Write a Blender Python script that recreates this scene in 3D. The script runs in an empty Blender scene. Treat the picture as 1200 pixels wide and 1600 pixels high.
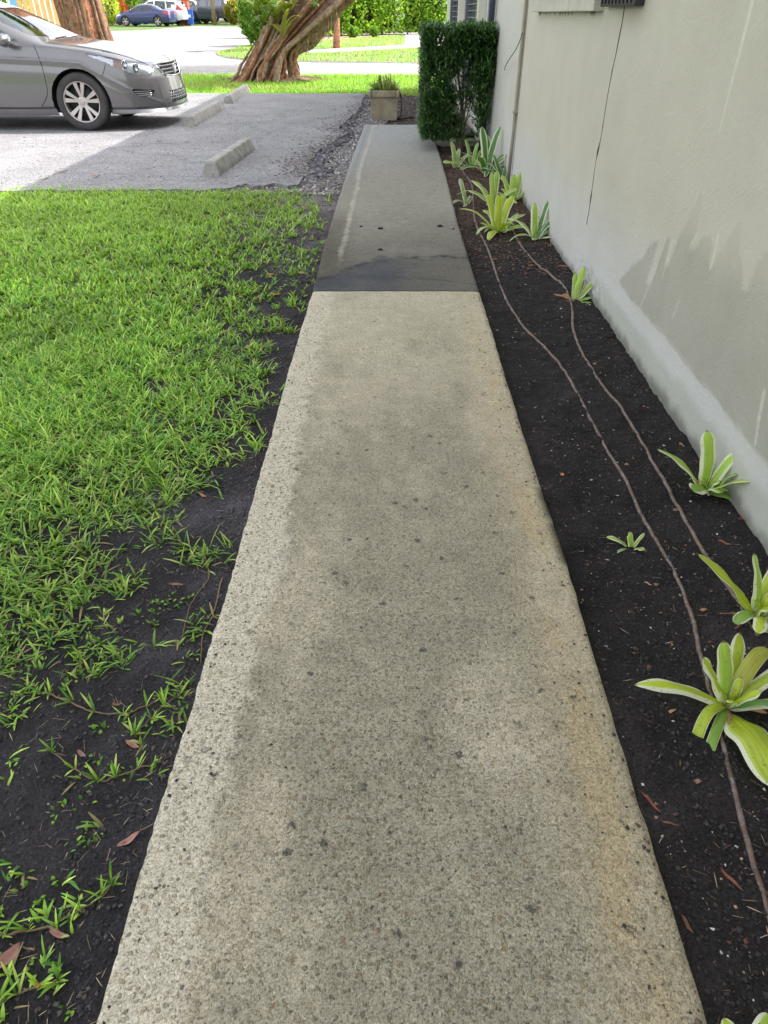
import bpy, bmesh, math, random
import numpy as np
from mathutils import Vector, Matrix
C = bpy.context.scene.collection
R = math.radians
PI = math.pi
rng = np.random.default_rng(7)
random.seed(7)

# ------------------------------------------------------------------ camera
F = 1080.0; H = 1.26; YH = 22.0; XV = 612.0           # focal length (px of a 1200x1600 frame), eye height, vanishing point
PT = math.atan((800 - YH) / F)
SP, CP = math.sin(PT), math.cos(PT)
sc = bpy.context.scene
cd = bpy.data.cameras.new('camera'); cam = bpy.data.objects.new('camera', cd); C.objects.link(cam)
cd.sensor_fit = 'VERTICAL'; cd.sensor_height = 36.0; cd.lens = 36.0 * F / 1600.0
cd.clip_start = 0.05; cd.clip_end = 2000
cam.location = (0, 0, H)
YAW = math.atan((XV - 600) / F * CP)
cam.rotation_euler = (PI / 2 - PT, 0, YAW)
sc.camera = cam
# ------------------------------------------------------------------ light
SUN_E, SUN_A = R(48), R(68)                           # elevation; azimuth from +Y towards +X
w = bpy.data.worlds.new('World'); sc.world = w; w.use_nodes = True
wn = w.node_tree; bg = wn.nodes['Background']
sky = wn.nodes.new('ShaderNodeTexSky'); sky.sky_type = 'NISHITA'; sky.sun_disc = False
sky.sun_elevation = SUN_E; sky.sun_rotation = SUN_A; sky.dust_density = 3.0; sky.air_density = 1.0; sky.ozone_density = 0.6
hs = wn.nodes.new('ShaderNodeHueSaturation'); hs.inputs['Saturation'].default_value = 0.24
wn.links.new(sky.outputs[0], hs.inputs['Color']); wn.links.new(hs.outputs[0], bg.inputs['Color'])
bg.inputs['Strength'].default_value = 0.15
sl = bpy.data.lights.new('sun', 'SUN'); so = bpy.data.objects.new('sun', sl); C.objects.link(so)
sl.energy = 2.0; sl.angle = R(0.5); sl.color = (1.0, 0.955, 0.90)
sd = Vector((math.cos(SUN_E) * math.sin(SUN_A), math.cos(SUN_E) * math.cos(SUN_A), math.sin(SUN_E)))
so.rotation_euler = sd.to_track_quat('Z', 'Y').to_euler()
vs = sc.view_settings; vs.view_transform = 'Standard'; vs.look = 'None'; vs.gamma = 1.0; vs.use_curve_mapping = False
vs.exposure = 1.93
try:
    sc.cycles.use_denoising = True; sc.cycles.denoiser = 'OPENIMAGEDENOISE'; sc.cycles.max_bounces = 8
    sc.cycles.transparent_max_bounces = 12; sc.cycles.sample_clamp_indirect = 6.0
except Exception: pass

# ------------------------------------------------------------------ measuring helpers
def zg(Y):                                            # the ground rises gently beyond the car park
    return np.clip((np.asarray(Y, float) - 14.0) * 0.01, 0, 0.7)
def P(x, y, z=0.0, far=False):                        # a spot seen in the photograph -> its place on the ground (X, Y)
    u = (x - XV) / F; v = (800 - y) / F
    g = z
    for _ in range(60 if far else 1):
        t = (H - g) / max(1e-3, (SP - v * CP))
        Y = t * (CP + v * SP); X = t * u
        if far: g = .5 * g + .5 * (z + float(zg(Y)))
    return (X, Y)
def PW(x, y, X=1.12):                                 # a spot on the wall plane -> (Y, z)
    D = X * F / (x - XV); v = (800 - y) / F
    return (D * (CP + v * SP), H - D * (SP - v * CP))

# ------------------------------------------------------------------ object helpers
def tag(o, label=None, cat=None, group=None, kind=None):
    if label: o['label'] = label
    if cat: o['category'] = cat
    if group: o['group'] = group
    if kind: o['kind'] = kind
    return o
def empty(name, loc=(0, 0, 0), rz=0, label=None, cat=None, group=None):
    o = bpy.data.objects.new(name, None); C.objects.link(o); o.location = loc; o.rotation_euler = (0, 0, rz)
    o.empty_display_size = 0.1
    return tag(o, label, cat, group)
def mk(name, V, Fc, mat, parent=None, smooth=True, tone=None, extra=None):
    me = bpy.data.meshes.new(name)
    V = np.asarray(V, dtype=np.float64).reshape(-1, 3)
    if isinstance(Fc, np.ndarray):
        n, k = Fc.shape
        me.vertices.add(len(V)); me.vertices.foreach_set('co', V.ravel())
        me.loops.add(n * k); me.loops.foreach_set('vertex_index', Fc.ravel().astype(np.int32))
        me.polygons.add(n); me.polygons.foreach_set('loop_start', np.arange(0, n * k, k, dtype=np.int32))
        me.update(calc_edges=True)
    else:
        me.from_pydata([tuple(v) for v in V], [], [tuple(f) for f in Fc]); me.update()
    if smooth: me.polygons.foreach_set('use_smooth', np.ones(len(me.polygons), dtype=bool))
    def attr(nm, a):
        a = np.asarray(a, float)
        if a.shape[1] == 3: a = np.hstack([a, np.ones((len(a), 1))])
        ca = me.color_attributes.new(nm, 'FLOAT_COLOR', 'POINT'); ca.data.foreach_set('color', a.ravel())
    if tone is not None: attr('tone', tone)
    if extra is not None: attr('extra', extra)
    for m in (mat if isinstance(mat, (list, tuple)) else [mat]): me.materials.append(m)
    o = bpy.data.objects.new(name, me); C.objects.link(o); o.parent = parent
    return o
def copytree(o, parent=None):
    c = o.copy(); C.objects.link(c); c.parent = parent
    for ch in [k for k in bpy.data.objects if k.parent == o]: copytree(ch, c)
    return c

class G:                                              # collects simple shapes into one mesh
    def __init__(s): s.v = []; s.f = []
    def add(s, V, Fc):
        b = len(s.v); s.v += [tuple(p) for p in V]; s.f += [tuple(i + b for i in f) for f in Fc]; return s
    def box(s, c, d, rz=0, bev=0.0, M=None):
        bm = bmesh.new(); bmesh.ops.create_cube(bm, size=1)
        for v in bm.verts: v.co = Vector((v.co.x * d[0], v.co.y * d[1], v.co.z * d[2]))
        if bev > 0: bmesh.ops.bevel(bm, geom=list(bm.edges), offset=bev, segments=2, affect='EDGES', profile=.6)
        T = Matrix.Translation(c) @ Matrix.Rotation(rz, 4, 'Z')
        if M is not None: T = M @ T
        bm.verts.index_update()
        s.add([T @ v.co for v in bm.verts], [[v.index for v in f.verts] for f in bm.faces]); bm.free(); return s
    def tube(s, pts, rad, n=8, cap=True):
        pts = [Vector(p) for p in pts]; m = len(pts)
        rr = rad if isinstance(rad, (list, tuple, np.ndarray)) else [rad] * m
        V = []; up = Vector((0, 0, 1)); prev = None
        for i, p in enumerate(pts):
            t = (pts[min(i + 1, m - 1)] - pts[max(i - 1, 0)]).normalized()
            a = t.cross(up) if prev is None else prev - t * prev.dot(t)
            if a.length < 1e-3: a = t.cross(Vector((1, 0, 0)))
            a.normalize(); prev = a; b = t.cross(a)
            for k in range(n):
                an = 2 * PI * k / n; V.append(p + (a * math.cos(an) + b * math.sin(an)) * float(rr[i]))
        Fc = [(i * n + k, i * n + (k + 1) % n, (i + 1) * n + (k + 1) % n, (i + 1) * n + k) for i in range(m - 1) for k in range(n)]
        if cap: Fc += [tuple(range(n))[::-1], tuple((m - 1) * n + k for k in range(n))]
        return s.add(V, Fc)
    def lathe(s, prof, n=24, M=None, closed=False):   # prof: (r, z)
        V = []; m = len(prof)
        for r, z in prof:
            for k in range(n): V.append(Vector((r * math.cos(2 * PI * k / n), r * math.sin(2 * PI * k / n), z)))
        Fc = [(i * n + k, i * n + (k + 1) % n, ((i + 1) % m) * n + (k + 1) % n, ((i + 1) % m) * n + k) for i in range(m if closed else m - 1) for k in range(n)]
        if M is not None: V = [M @ v for v in V]
        return s.add(V, Fc)
    def prism(s, poly, h, M=None):                    # poly in xy, extruded in z
        n = len(poly); V = [Vector((x, y, 0)) for x, y in poly] + [Vector((x, y, h)) for x, y in poly]
        if M is not None: V = [M @ v for v in V]
        return s.add(V, [tuple(range(n))[::-1], tuple(range(n, 2 * n))] + [(i, (i + 1) % n, n + (i + 1) % n, n + i) for i in range(n)])
    def ell(s, c, r, n=12, M=None):
        prof = [(math.sin(PI * i / n), -math.cos(PI * i / n)) for i in range(n + 1)]
        T = Matrix.Translation(c) @ Matrix.Diagonal((r[0], r[1], r[2], 1))
        if M is not None: T = M @ T
        return s.lathe([(max(a, 1e-4), b) for a, b in prof], n * 2, T)
    def build(s, name, mat, parent=None, smooth=False, **k):
        return mk(name, s.v, s.f, mat, parent, smooth, **k)

def spline(pts, n):                                   # Catmull-Rom through points (any dimension)
    p = np.asarray(pts, float); p = np.vstack([2 * p[0] - p[1], p, 2 * p[-1] - p[-2]]); m = len(p) - 3
    out = []
    for t in np.linspace(0, m, n):
        i = min(int(t), m - 1); u = t - i; a, b, c, d = p[i:i + 4]
        out.append(.5 * ((2 * b) + (-a + c) * u + (2 * a - 5 * b + 4 * c - d) * u * u + (-a + 3 * b - 3 * c + d) * u ** 3))
    return np.array(out)
def vnoise(x, y, seed=0):                             # value noise
    x = np.asarray(x, float); y = np.asarray(y, float); xi = np.floor(x).astype(np.int64); yi = np.floor(y).astype(np.int64)
    fx = x - xi; fy = y - yi; fx = fx * fx * (3 - 2 * fx); fy = fy * fy * (3 - 2 * fy)
    def h(a, b):
        n = (a * 374761393 + b * 668265263 + seed * 1442695041) & 0x7fffffff
        n = ((n ^ (n >> 13)) * 1274126177) & 0x7fffffff
        return ((n ^ (n >> 16)) & 0xffff) / 65535.0
    return (h(xi, yi) * (1 - fx) + h(xi + 1, yi) * fx) * (1 - fy) + (h(xi, yi + 1) * (1 - fx) + h(xi + 1, yi + 1) * fx) * fy
def fbm(x, y, seed=0, o=4):
    s = 0; a = .5; t = 0
    for i in range(o): s = s + a * vnoise(np.asarray(x) * 2 ** i, np.asarray(y) * 2 ** i, seed + i * 17); t += a; a *= .5
    return s / t
def sst(a, b, x):
    t = np.clip((np.asarray(x, float) - a) / (b - a), 0, 1); return t * t * (3 - 2 * t)
def inpoly(x, y, poly):
    x = np.asarray(x); y = np.asarray(y); ins = np.zeros(x.shape, bool); n = len(poly)
    for i in range(n):
        x1, y1 = poly[i]; x2, y2 = poly[(i + 1) % n]
        if y1 == y2: continue
        ins ^= ((y1 > y) != (y2 > y)) & (x < (x2 - x1) * (y - y1) / (y2 - y1) + x1)
    return ins
def mix(a, b, t):
    t = np.asarray(t)[..., None]; return np.asarray(a) * (1 - t) + np.asarray(b) * t
def S(r, g, b):                                       # sRGB 0-255 -> linear
    return np.array([((c / 255.) / 12.92 if c / 255. <= .04045 else ((c / 255. + .055) / 1.055) ** 2.4) for c in (r, g, b)])
def gridfaces(nu, nv):
    i, j = np.meshgrid(np.arange(nu - 1), np.arange(nv - 1), indexing='ij'); a = (i * nv + j).ravel()
    return np.stack([a, a + nv, a + nv + 1, a + 1], 1)

# ------------------------------------------------------------------ materials
def nd(nt, typ, props=None, **ins):
    n = nt.nodes.new('ShaderNode' + typ)
    for k, v in (props or {}).items(): setattr(n, k, v)
    for k, v in ins.items():
        key = int(k[1:]) if k[0] == 'i' and k[1:].isdigit() else k.replace('_', ' ')
        s = n.inputs[key]
        if isinstance(v, bpy.types.NodeSocket): nt.links.new(v, s)
        else:
            if isinstance(v, np.ndarray): v = tuple(float(q) for q in v)
            if isinstance(v, tuple) and len(v) == 3 and s.type == 'RGBA': v = v + (1,)
            s.default_value = v
    return n
def newmat(name):
    m = bpy.data.materials.new(name); m.use_nodes = True; nt = m.node_tree
    return m, nt, nt.nodes['Principled BSDF']
def mth(nt, op, a, b=0.0, c=0.0, clamp=False):
    n = nd(nt, 'Math', {'operation': op, 'use_clamp': clamp}, i0=a, i1=b)
    if op in ('MULTIPLY_ADD',):
        n.inputs[2].default_value = c
    return n.outputs[0]
def mixc(nt, f, a, b, bt='MIX'):
    n = nt.nodes.new('ShaderNodeMix'); n.data_type = 'RGBA'; n.blend_type = bt
    for s, v in ((n.inputs[0], f), (n.inputs[6], a), (n.inputs[7], b)):
        if isinstance(v, bpy.types.NodeSocket): nt.links.new(v, s)
        else:
            if s.type == 'RGBA':
                v = tuple(float(q) for q in v); v = v + (1,) if len(v) == 3 else v
            s.default_value = v
    return n.outputs[2]
def ramp(nt, f, stops):
    n = nd(nt, 'ValToRGB', i0=f); e = n.color_ramp.elements
    while len(e) < len(stops): e.new(.5)
    for el, (p, c) in zip(e, stops):
        el.position = p; c = (c, c, c) if isinstance(c, (int, float)) else tuple(float(q) for q in c); el.color = c + (1,)
    return n.outputs[0]
def mat(name, color=(.5, .5, .5), rough=.7, metal=0.0, var=.25, vs=6.0, bump=.15, bs=60.0, dist=.004, tone=False, coat=0.0, spec=.5, transl=0.0, mottle=None):
    m, nt, b = newmat(name)
    tc = nd(nt, 'TexCoord'); co = tc.outputs['Object']
    base = nd(nt, 'Attribute', {'attribute_name': 'tone'}).outputs[0] if tone else tuple(float(c) for c in color)
    n1 = nd(nt, 'TexNoise', Vector=co, Scale=vs, Detail=6.0, Roughness=.6)
    f = ramp(nt, n1.outputs[0], [(.3, 1 - var), (.7, 1 + var)])
    col = mixc(nt, 1.0, base, f, 'MULTIPLY')
    if mottle is not None:
        n3 = nd(nt, 'TexNoise', Vector=co, Scale=mottle[0], Detail=8.0, Roughness=.7)
        k = ramp(nt, n3.outputs[0], [(mottle[1], 0.0), (mottle[1] + .12, 1.0)])
        col = mixc(nt, k, col, mottle[2])
    nt.links.new(col, b.inputs['Base Color'])
    b.inputs['Roughness'].default_value = rough; b.inputs['Metallic'].default_value = metal
    b.inputs['Coat Weight'].default_value = coat; b.inputs['Specular IOR Level'].default_value = spec
    if bump > 0:
        n2 = nd(nt, 'TexNoise', Vector=co, Scale=bs, Detail=5.0)
        bp = nd(nt, 'Bump', Height=n2.outputs[0], Strength=min(1.0, bump), Distance=dist)
        nt.links.new(bp.outputs[0], b.inputs['Normal'])
    if transl > 0:
        tr = nd(nt, 'BsdfTranslucent', Color=col)
        mx = nd(nt, 'MixShader', i0=transl, i1=b.outputs[0], i2=tr.outputs[0])
        nt.links.new(mx.outputs[0], nt.nodes['Material Output'].inputs[0])
    return m
# ------------------------------------------------------------------ ground materials
def soil_mat(name, c1, c2, speck=(.30, .28, .26), sp=.74):
    m, nt, b = newmat(name); tc = nd(nt, 'TexCoord'); co = tc.outputs['Object']
    n1 = nd(nt, 'TexNoise', Vector=co, Scale=7.0, Detail=8.0, Roughness=.65)
    n2 = nd(nt, 'TexNoise', Vector=co, Scale=160.0, Detail=4.0, Roughness=.7)
    n3 = nd(nt, 'TexVoronoi', Vector=co, Scale=95.0)
    at = nd(nt, 'Attribute', {'attribute_name': 'tone'}).outputs[0]
    f = ramp(nt, n1.outputs[0], [(.3, c1), (.7, c2)])
    col = mixc(nt, 1.0, at, f, 'MULTIPLY')
    k = ramp(nt, n2.outputs[0], [(.35, .55), (.65, 1.6)])
    col = mixc(nt, 1.0, col, k, 'MULTIPLY')
    sep = nd(nt, 'SeparateColor', i0=n3.outputs['Color'])
    kk = mth(nt, 'GREATER_THAN', sep.outputs[0], .988)
    k2 = mth(nt, 'LESS_THAN', n3.outputs['Distance'], .22)
    col = mixc(nt, mth(nt, 'MULTIPLY', kk, k2), col, speck)
    nt.links.new(col, b.inputs['Base Color']); b.inputs['Roughness'].default_value = .95; b.inputs['Specular IOR Level'].default_value = .25
    h = mth(nt, 'ADD', n2.outputs[0], mth(nt, 'MULTIPLY', n3.outputs['Distance'], .8))
    bp = nd(nt, 'Bump', Height=h, Strength=.9, Distance=.008); nt.links.new(bp.outputs[0], b.inputs['Normal'])
    return m
M_soil = soil_mat('garden_soil', (.55, .55, .55), (1.3, 1.3, 1.3))

def concrete_mat():
    m, nt, b = newmat('exposed_concrete'); co = nd(nt, 'TexCoord').outputs['Object']
    at = nd(nt, 'Attribute', {'attribute_name': 'tone'}).outputs[0]
    ex = nd(nt, 'SeparateColor', i0=nd(nt, 'Attribute', {'attribute_name': 'extra'}).outputs[0])
    agg, pit = ex.outputs[0], ex.outputs[1]
    wob = nd(nt, 'TexNoise', Vector=co, Scale=60.0, Detail=3.0)
    co2 = nd(nt, 'VectorMath', {'operation': 'MULTIPLY_ADD'}, i0=wob.outputs['Color'], i1=(.012, .012, .012), i2=co).outputs[0]
    v1 = nd(nt, 'TexVoronoi', Vector=co2, Scale=100.0, Randomness=1.0)       # pebbles about a centimetre apart
    v2 = nd(nt, 'TexVoronoi', Vector=co2, Scale=260.0)                       # sand
    s1 = nd(nt, 'SeparateColor', i0=v1.outputs['Color'])
    s2 = nd(nt, 'SeparateColor', i0=v2.outputs['Color'])
    peb = ramp(nt, s1.outputs[0], [(0, (.42, .40, .37)), (.25, (.75, .72, .62)), (.5, (1.0, .97, .86)), (.70, (.86, .72, .54)), (.80, (1.15, 1.12, 1.04)), (.93, (.62, .62, .62)), (1.0, (.80, .52, .34))])
    inside = ramp(nt, v1.outputs['Distance'], [(.34, 1.0), (.46, 0.0)])
    some = ramp(nt, s1.outputs[1], [(.42, 1.0), (.58, 0.0)])                 # only some cells hold a visible pebble
    pk = mth(nt, 'MULTIPLY', mth(nt, 'MULTIPLY', inside, some), agg, clamp=True)
    sand = ramp(nt, s2.outputs[0], [(0, .60), (.3, .92), (.7, 1.06), (1, 1.28)])
    n1 = nd(nt, 'TexNoise', Vector=co, Scale=14.0, Detail=8.0, Roughness=.7)
    big = ramp(nt, n1.outputs[0], [(.3, .86), (.7, 1.14)])
    col = mixc(nt, 1.0, at, big, 'MULTIPLY'); col = mixc(nt, .8, col, sand, 'MULTIPLY')
    n2 = nd(nt, 'TexNoise', Vector=co, Scale=95.0, Detail=5.0, Roughness=.75)
    tm = mth(nt, 'ADD', ex.outputs[2], mth(nt, 'ADD', mth(nt, 'MULTIPLY', mth(nt, 'SUBTRACT', n2.outputs[0], .5), .8), mth(nt, 'MULTIPLY', mth(nt, 'SUBTRACT', n1.outputs[0], .5), .7)))
    tk = mth(nt, 'MULTIPLY', ramp(nt, tm, [(.22, 0.0), (.80, 1.0)]), .85)
    col = mixc(nt, tk, col, mixc(nt, 1.0, mixc(nt, .7, (1, 1, 1), sand), S(226, 216, 193), 'MULTIPLY'))
    pcol = mixc(nt, 1.0, mixc(nt, tk, at, S(215, 208, 190)), peb, 'MULTIPLY'); col = mixc(nt, pk, col, pcol)
    ph = mth(nt, 'MULTIPLY', ramp(nt, n2.outputs[0], [(.56, 0.0), (.66, 1.0)]), pit, clamp=True)
    col = mixc(nt, ph, col, (.05, .05, .048))
    n5 = nd(nt, 'TexNoise', Vector=co, Scale=210.0, Detail=3.0, Roughness=.6)   # crevices between the grains
    col = mixc(nt, mth(nt, 'MULTIPLY_ADD', agg, .75, .25, clamp=True), col, mixc(nt, 1.0, col, ramp(nt, n5.outputs[0], [(.34, .45), (.44, .95), (.60, 1.06), (.70, 1.3)]), 'MULTIPLY'))
    wb2 = nd(nt, 'TexNoise', Vector=co, Scale=70.0, Detail=4.0, Roughness=.8)
    co3 = nd(nt, 'VectorMath', {'operation': 'MULTIPLY_ADD'}, i0=wb2.outputs['Color'], i1=(.03, .03, .0), i2=co).outputs[0]
    n4 = nd(nt, 'TexVoronoi', Vector=co3, Scale=30.0); s4 = nd(nt, 'SeparateColor', i0=n4.outputs['Color'])   # lichen blots
    bl = mth(nt, 'MULTIPLY', ramp(nt, s4.outputs[0], [(.89, 0.0), (.91, .8)]), ramp(nt, n4.outputs['Distance'], [(.20, 1.0), (.34, 0.0)]))
    bl = mth(nt, 'MULTIPLY', bl, mth(nt, 'MULTIPLY', mth(nt, 'MULTIPLY', pit, 1.7), ramp(nt, n2.outputs[0], [(.36, .0), (.54, 1.0)]), clamp=True), clamp=True)
    col = mixc(nt, bl, col, (.045, .045, .047))
    nt.links.new(col, b.inputs['Base Color']); b.inputs['Roughness'].default_value = .9; b.inputs['Specular IOR Level'].default_value = .3
    h = mth(nt, 'ADD', mth(nt, 'MULTIPLY', pk, .7), mth(nt, 'MULTIPLY', n2.outputs[0], 1.1))
    h = mth(nt, 'ADD', h, mth(nt, 'MULTIPLY', v2.outputs['Distance'], .5))
    bp = nd(nt, 'Bump', Height=h, Strength=.9, Distance=.010); nt.links.new(bp.outputs[0], b.inputs['Normal'])
    return m
M_conc = concrete_mat()

def asphalt_mat(name, c, c2, sc_=1.0):
    m, nt, b = newmat(name); co = nd(nt, 'TexCoord').outputs['Object']
    n1 = nd(nt, 'TexNoise', Vector=co, Scale=1.3, Detail=8.0, Roughness=.65)
    col = ramp(nt, n1.outputs[0], [(.33, c), (.68, c2)])
    v = nd(nt, 'TexVoronoi', Vector=co, Scale=75.0 * sc_); s = nd(nt, 'SeparateColor', i0=v.outputs['Color'])
    col = mixc(nt, 1.0, col, ramp(nt, s.outputs[0], [(0, .60), (.5, 1.0), (1, 1.45)]), 'MULTIPLY')
    mp = nd(nt, 'Mapping', Vector=co, Scale=(.5, 2.2, 1)); n3 = nd(nt, 'TexNoise', Vector=mp.outputs[0], Scale=5.0, Detail=8.0, Roughness=.75)
    col = mixc(nt, ramp(nt, n3.outputs[0], [(.54, 0.0), (.66, .65)]), col, tuple(float(q) * .5 for q in c))
    vc = nd(nt, 'TexVoronoi', {'feature': 'DISTANCE_TO_EDGE'}, Vector=nd(nt, 'VectorMath', {'operation': 'MULTIPLY_ADD'}, i0=n1.outputs['Color'], i1=(1.6, 1.6, 0), i2=co).outputs[0], Scale=.38)
    col = mixc(nt, ramp(nt, vc.outputs['Distance'], [(.002, .35), (.006, 0.0)]), col, (.05, .05, .055))
    nt.links.new(col, b.inputs['Base Color']); b.inputs['Roughness'].default_value = .88
    bp = nd(nt, 'Bump', Height=mth(nt, 'ADD', v.outputs['Distance'], n3.outputs[0]), Strength=.6, Distance=.006); nt.links.new(bp.outputs[0], b.inputs['Normal'])
    return m
M_lot = asphalt_mat('old_asphalt', (.185, .18, .187), (.27, .262, .268))
M_road = asphalt_mat('road_asphalt', (.26, .24, .235), (.33, .305, .30), .4)
def turf_mat(name, a, b_, c):
    m, nt, b = newmat(name); co = nd(nt, 'TexCoord').outputs['Object']
    n1 = nd(nt, 'TexNoise', Vector=co, Scale=1.1, Detail=7.0, Roughness=.7)
    n2 = nd(nt, 'TexNoise', Vector=co, Scale=28.0, Detail=5.0, Roughness=.8)
    col = ramp(nt, n1.outputs[0], [(.3, a), (.52, b_), (.72, c)])
    col = mixc(nt, 1.0, col, ramp(nt, n2.outputs[0], [(.3, .45), (.7, 1.5)]), 'MULTIPLY')
    nt.links.new(col, b.inputs['Base Color']); b.inputs['Roughness'].default_value = .95
    bp = nd(nt, 'Bump', Height=n2.outputs[0], Strength=.8, Distance=.05); nt.links.new(bp.outputs[0], b.inputs['Normal'])
    return m
M_turf = turf_mat('turf', (.05, .10, .02), (.085, .15, .03), (.16, .17, .06))
M_gravel_bed = soil_mat('gravel_bed', (.85, .85, .88), (1.25, 1.25, 1.25), (.5, .5, .5))

def flat(name, poly, z, m, far=True, sub=None, **k):  # a sheet following the ground, outline given in plan
    bm = bmesh.new(); vs_ = [bm.verts.new((x, y, 0)) for x, y in poly]; bm.faces.new(vs_)
    if min(p[1] for p in poly) < 14 < max(p[1] for p in poly):
        bmesh.ops.bisect_plane(bm, geom=list(bm.verts) + list(bm.edges) + list(bm.faces), plane_co=(0, 14, 0), plane_no=(0, 1, 0))
    bmesh.ops.triangulate(bm, faces=list(bm.faces))
    for v in bm.verts: v.co.z = float(zg(v.co.y)) + z
    me = bpy.data.meshes.new(name); bm.normal_update()
    for f in bm.faces:
        if f.normal.z < 0: f.normal_flip()
    bm.to_mesh(me); bm.free(); me.materials.append(m); o = bpy.data.objects.new(name, me); C.objects.link(o)
    return tag(o, kind='structure', **k)

# base sheet of ground to the horizon, with the sheet left open nowhere
ys = np.array([-40, -10, 14, 84, 160, 600.]); xs = np.array([-500, -60, -20, 0, 20, 60, 500.])
gx, gy = np.meshgrid(xs, ys, indexing='ij')
tag(mk('ground', np.stack([gx, gy, zg(gy) - .085], -1).reshape(-1, 3), gridfaces(len(xs), len(ys)), M_turf, smooth=False), 'green grassy ground reaching to the far houses', 'ground', kind='structure')

# ------------------------------------------------------------------ footpath
PL = [P(*p) for p in [(150, 1640), (160, 1600), (215, 1400), (262, 1240), (300, 1120), (340, 985), (372, 880), (399, 780), (430, 668), (456, 570), (490, 458), (505, 400), (519, 350), (534, 300), (552, 245), (571, 195)]]
PR = [P(*p) for p in [(1126, 1640), (1114, 1600), (1052, 1400), (1001, 1240), (952, 1080), (915, 960), (877, 840), (835, 720), (797, 602), (772, 520), (749, 450), (733, 400), (716, 345), (698, 275), (682, 222), (677, 195)]]
PL = sorted([(-.446, -4.0)] + PL, key=lambda p: p[1]); PR = sorted([(.496, -4.0)] + PR, key=lambda p: p[1])
def XL(Y): return np.interp(Y, [p[1] for p in PL], [p[0] for p in PL])
def XR(Y): return np.interp(Y, [p[1] for p in PR], [p[0] for p in PR])
YJ = P(600, 455)[1]; YE = P(600, 195)[1]
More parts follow.
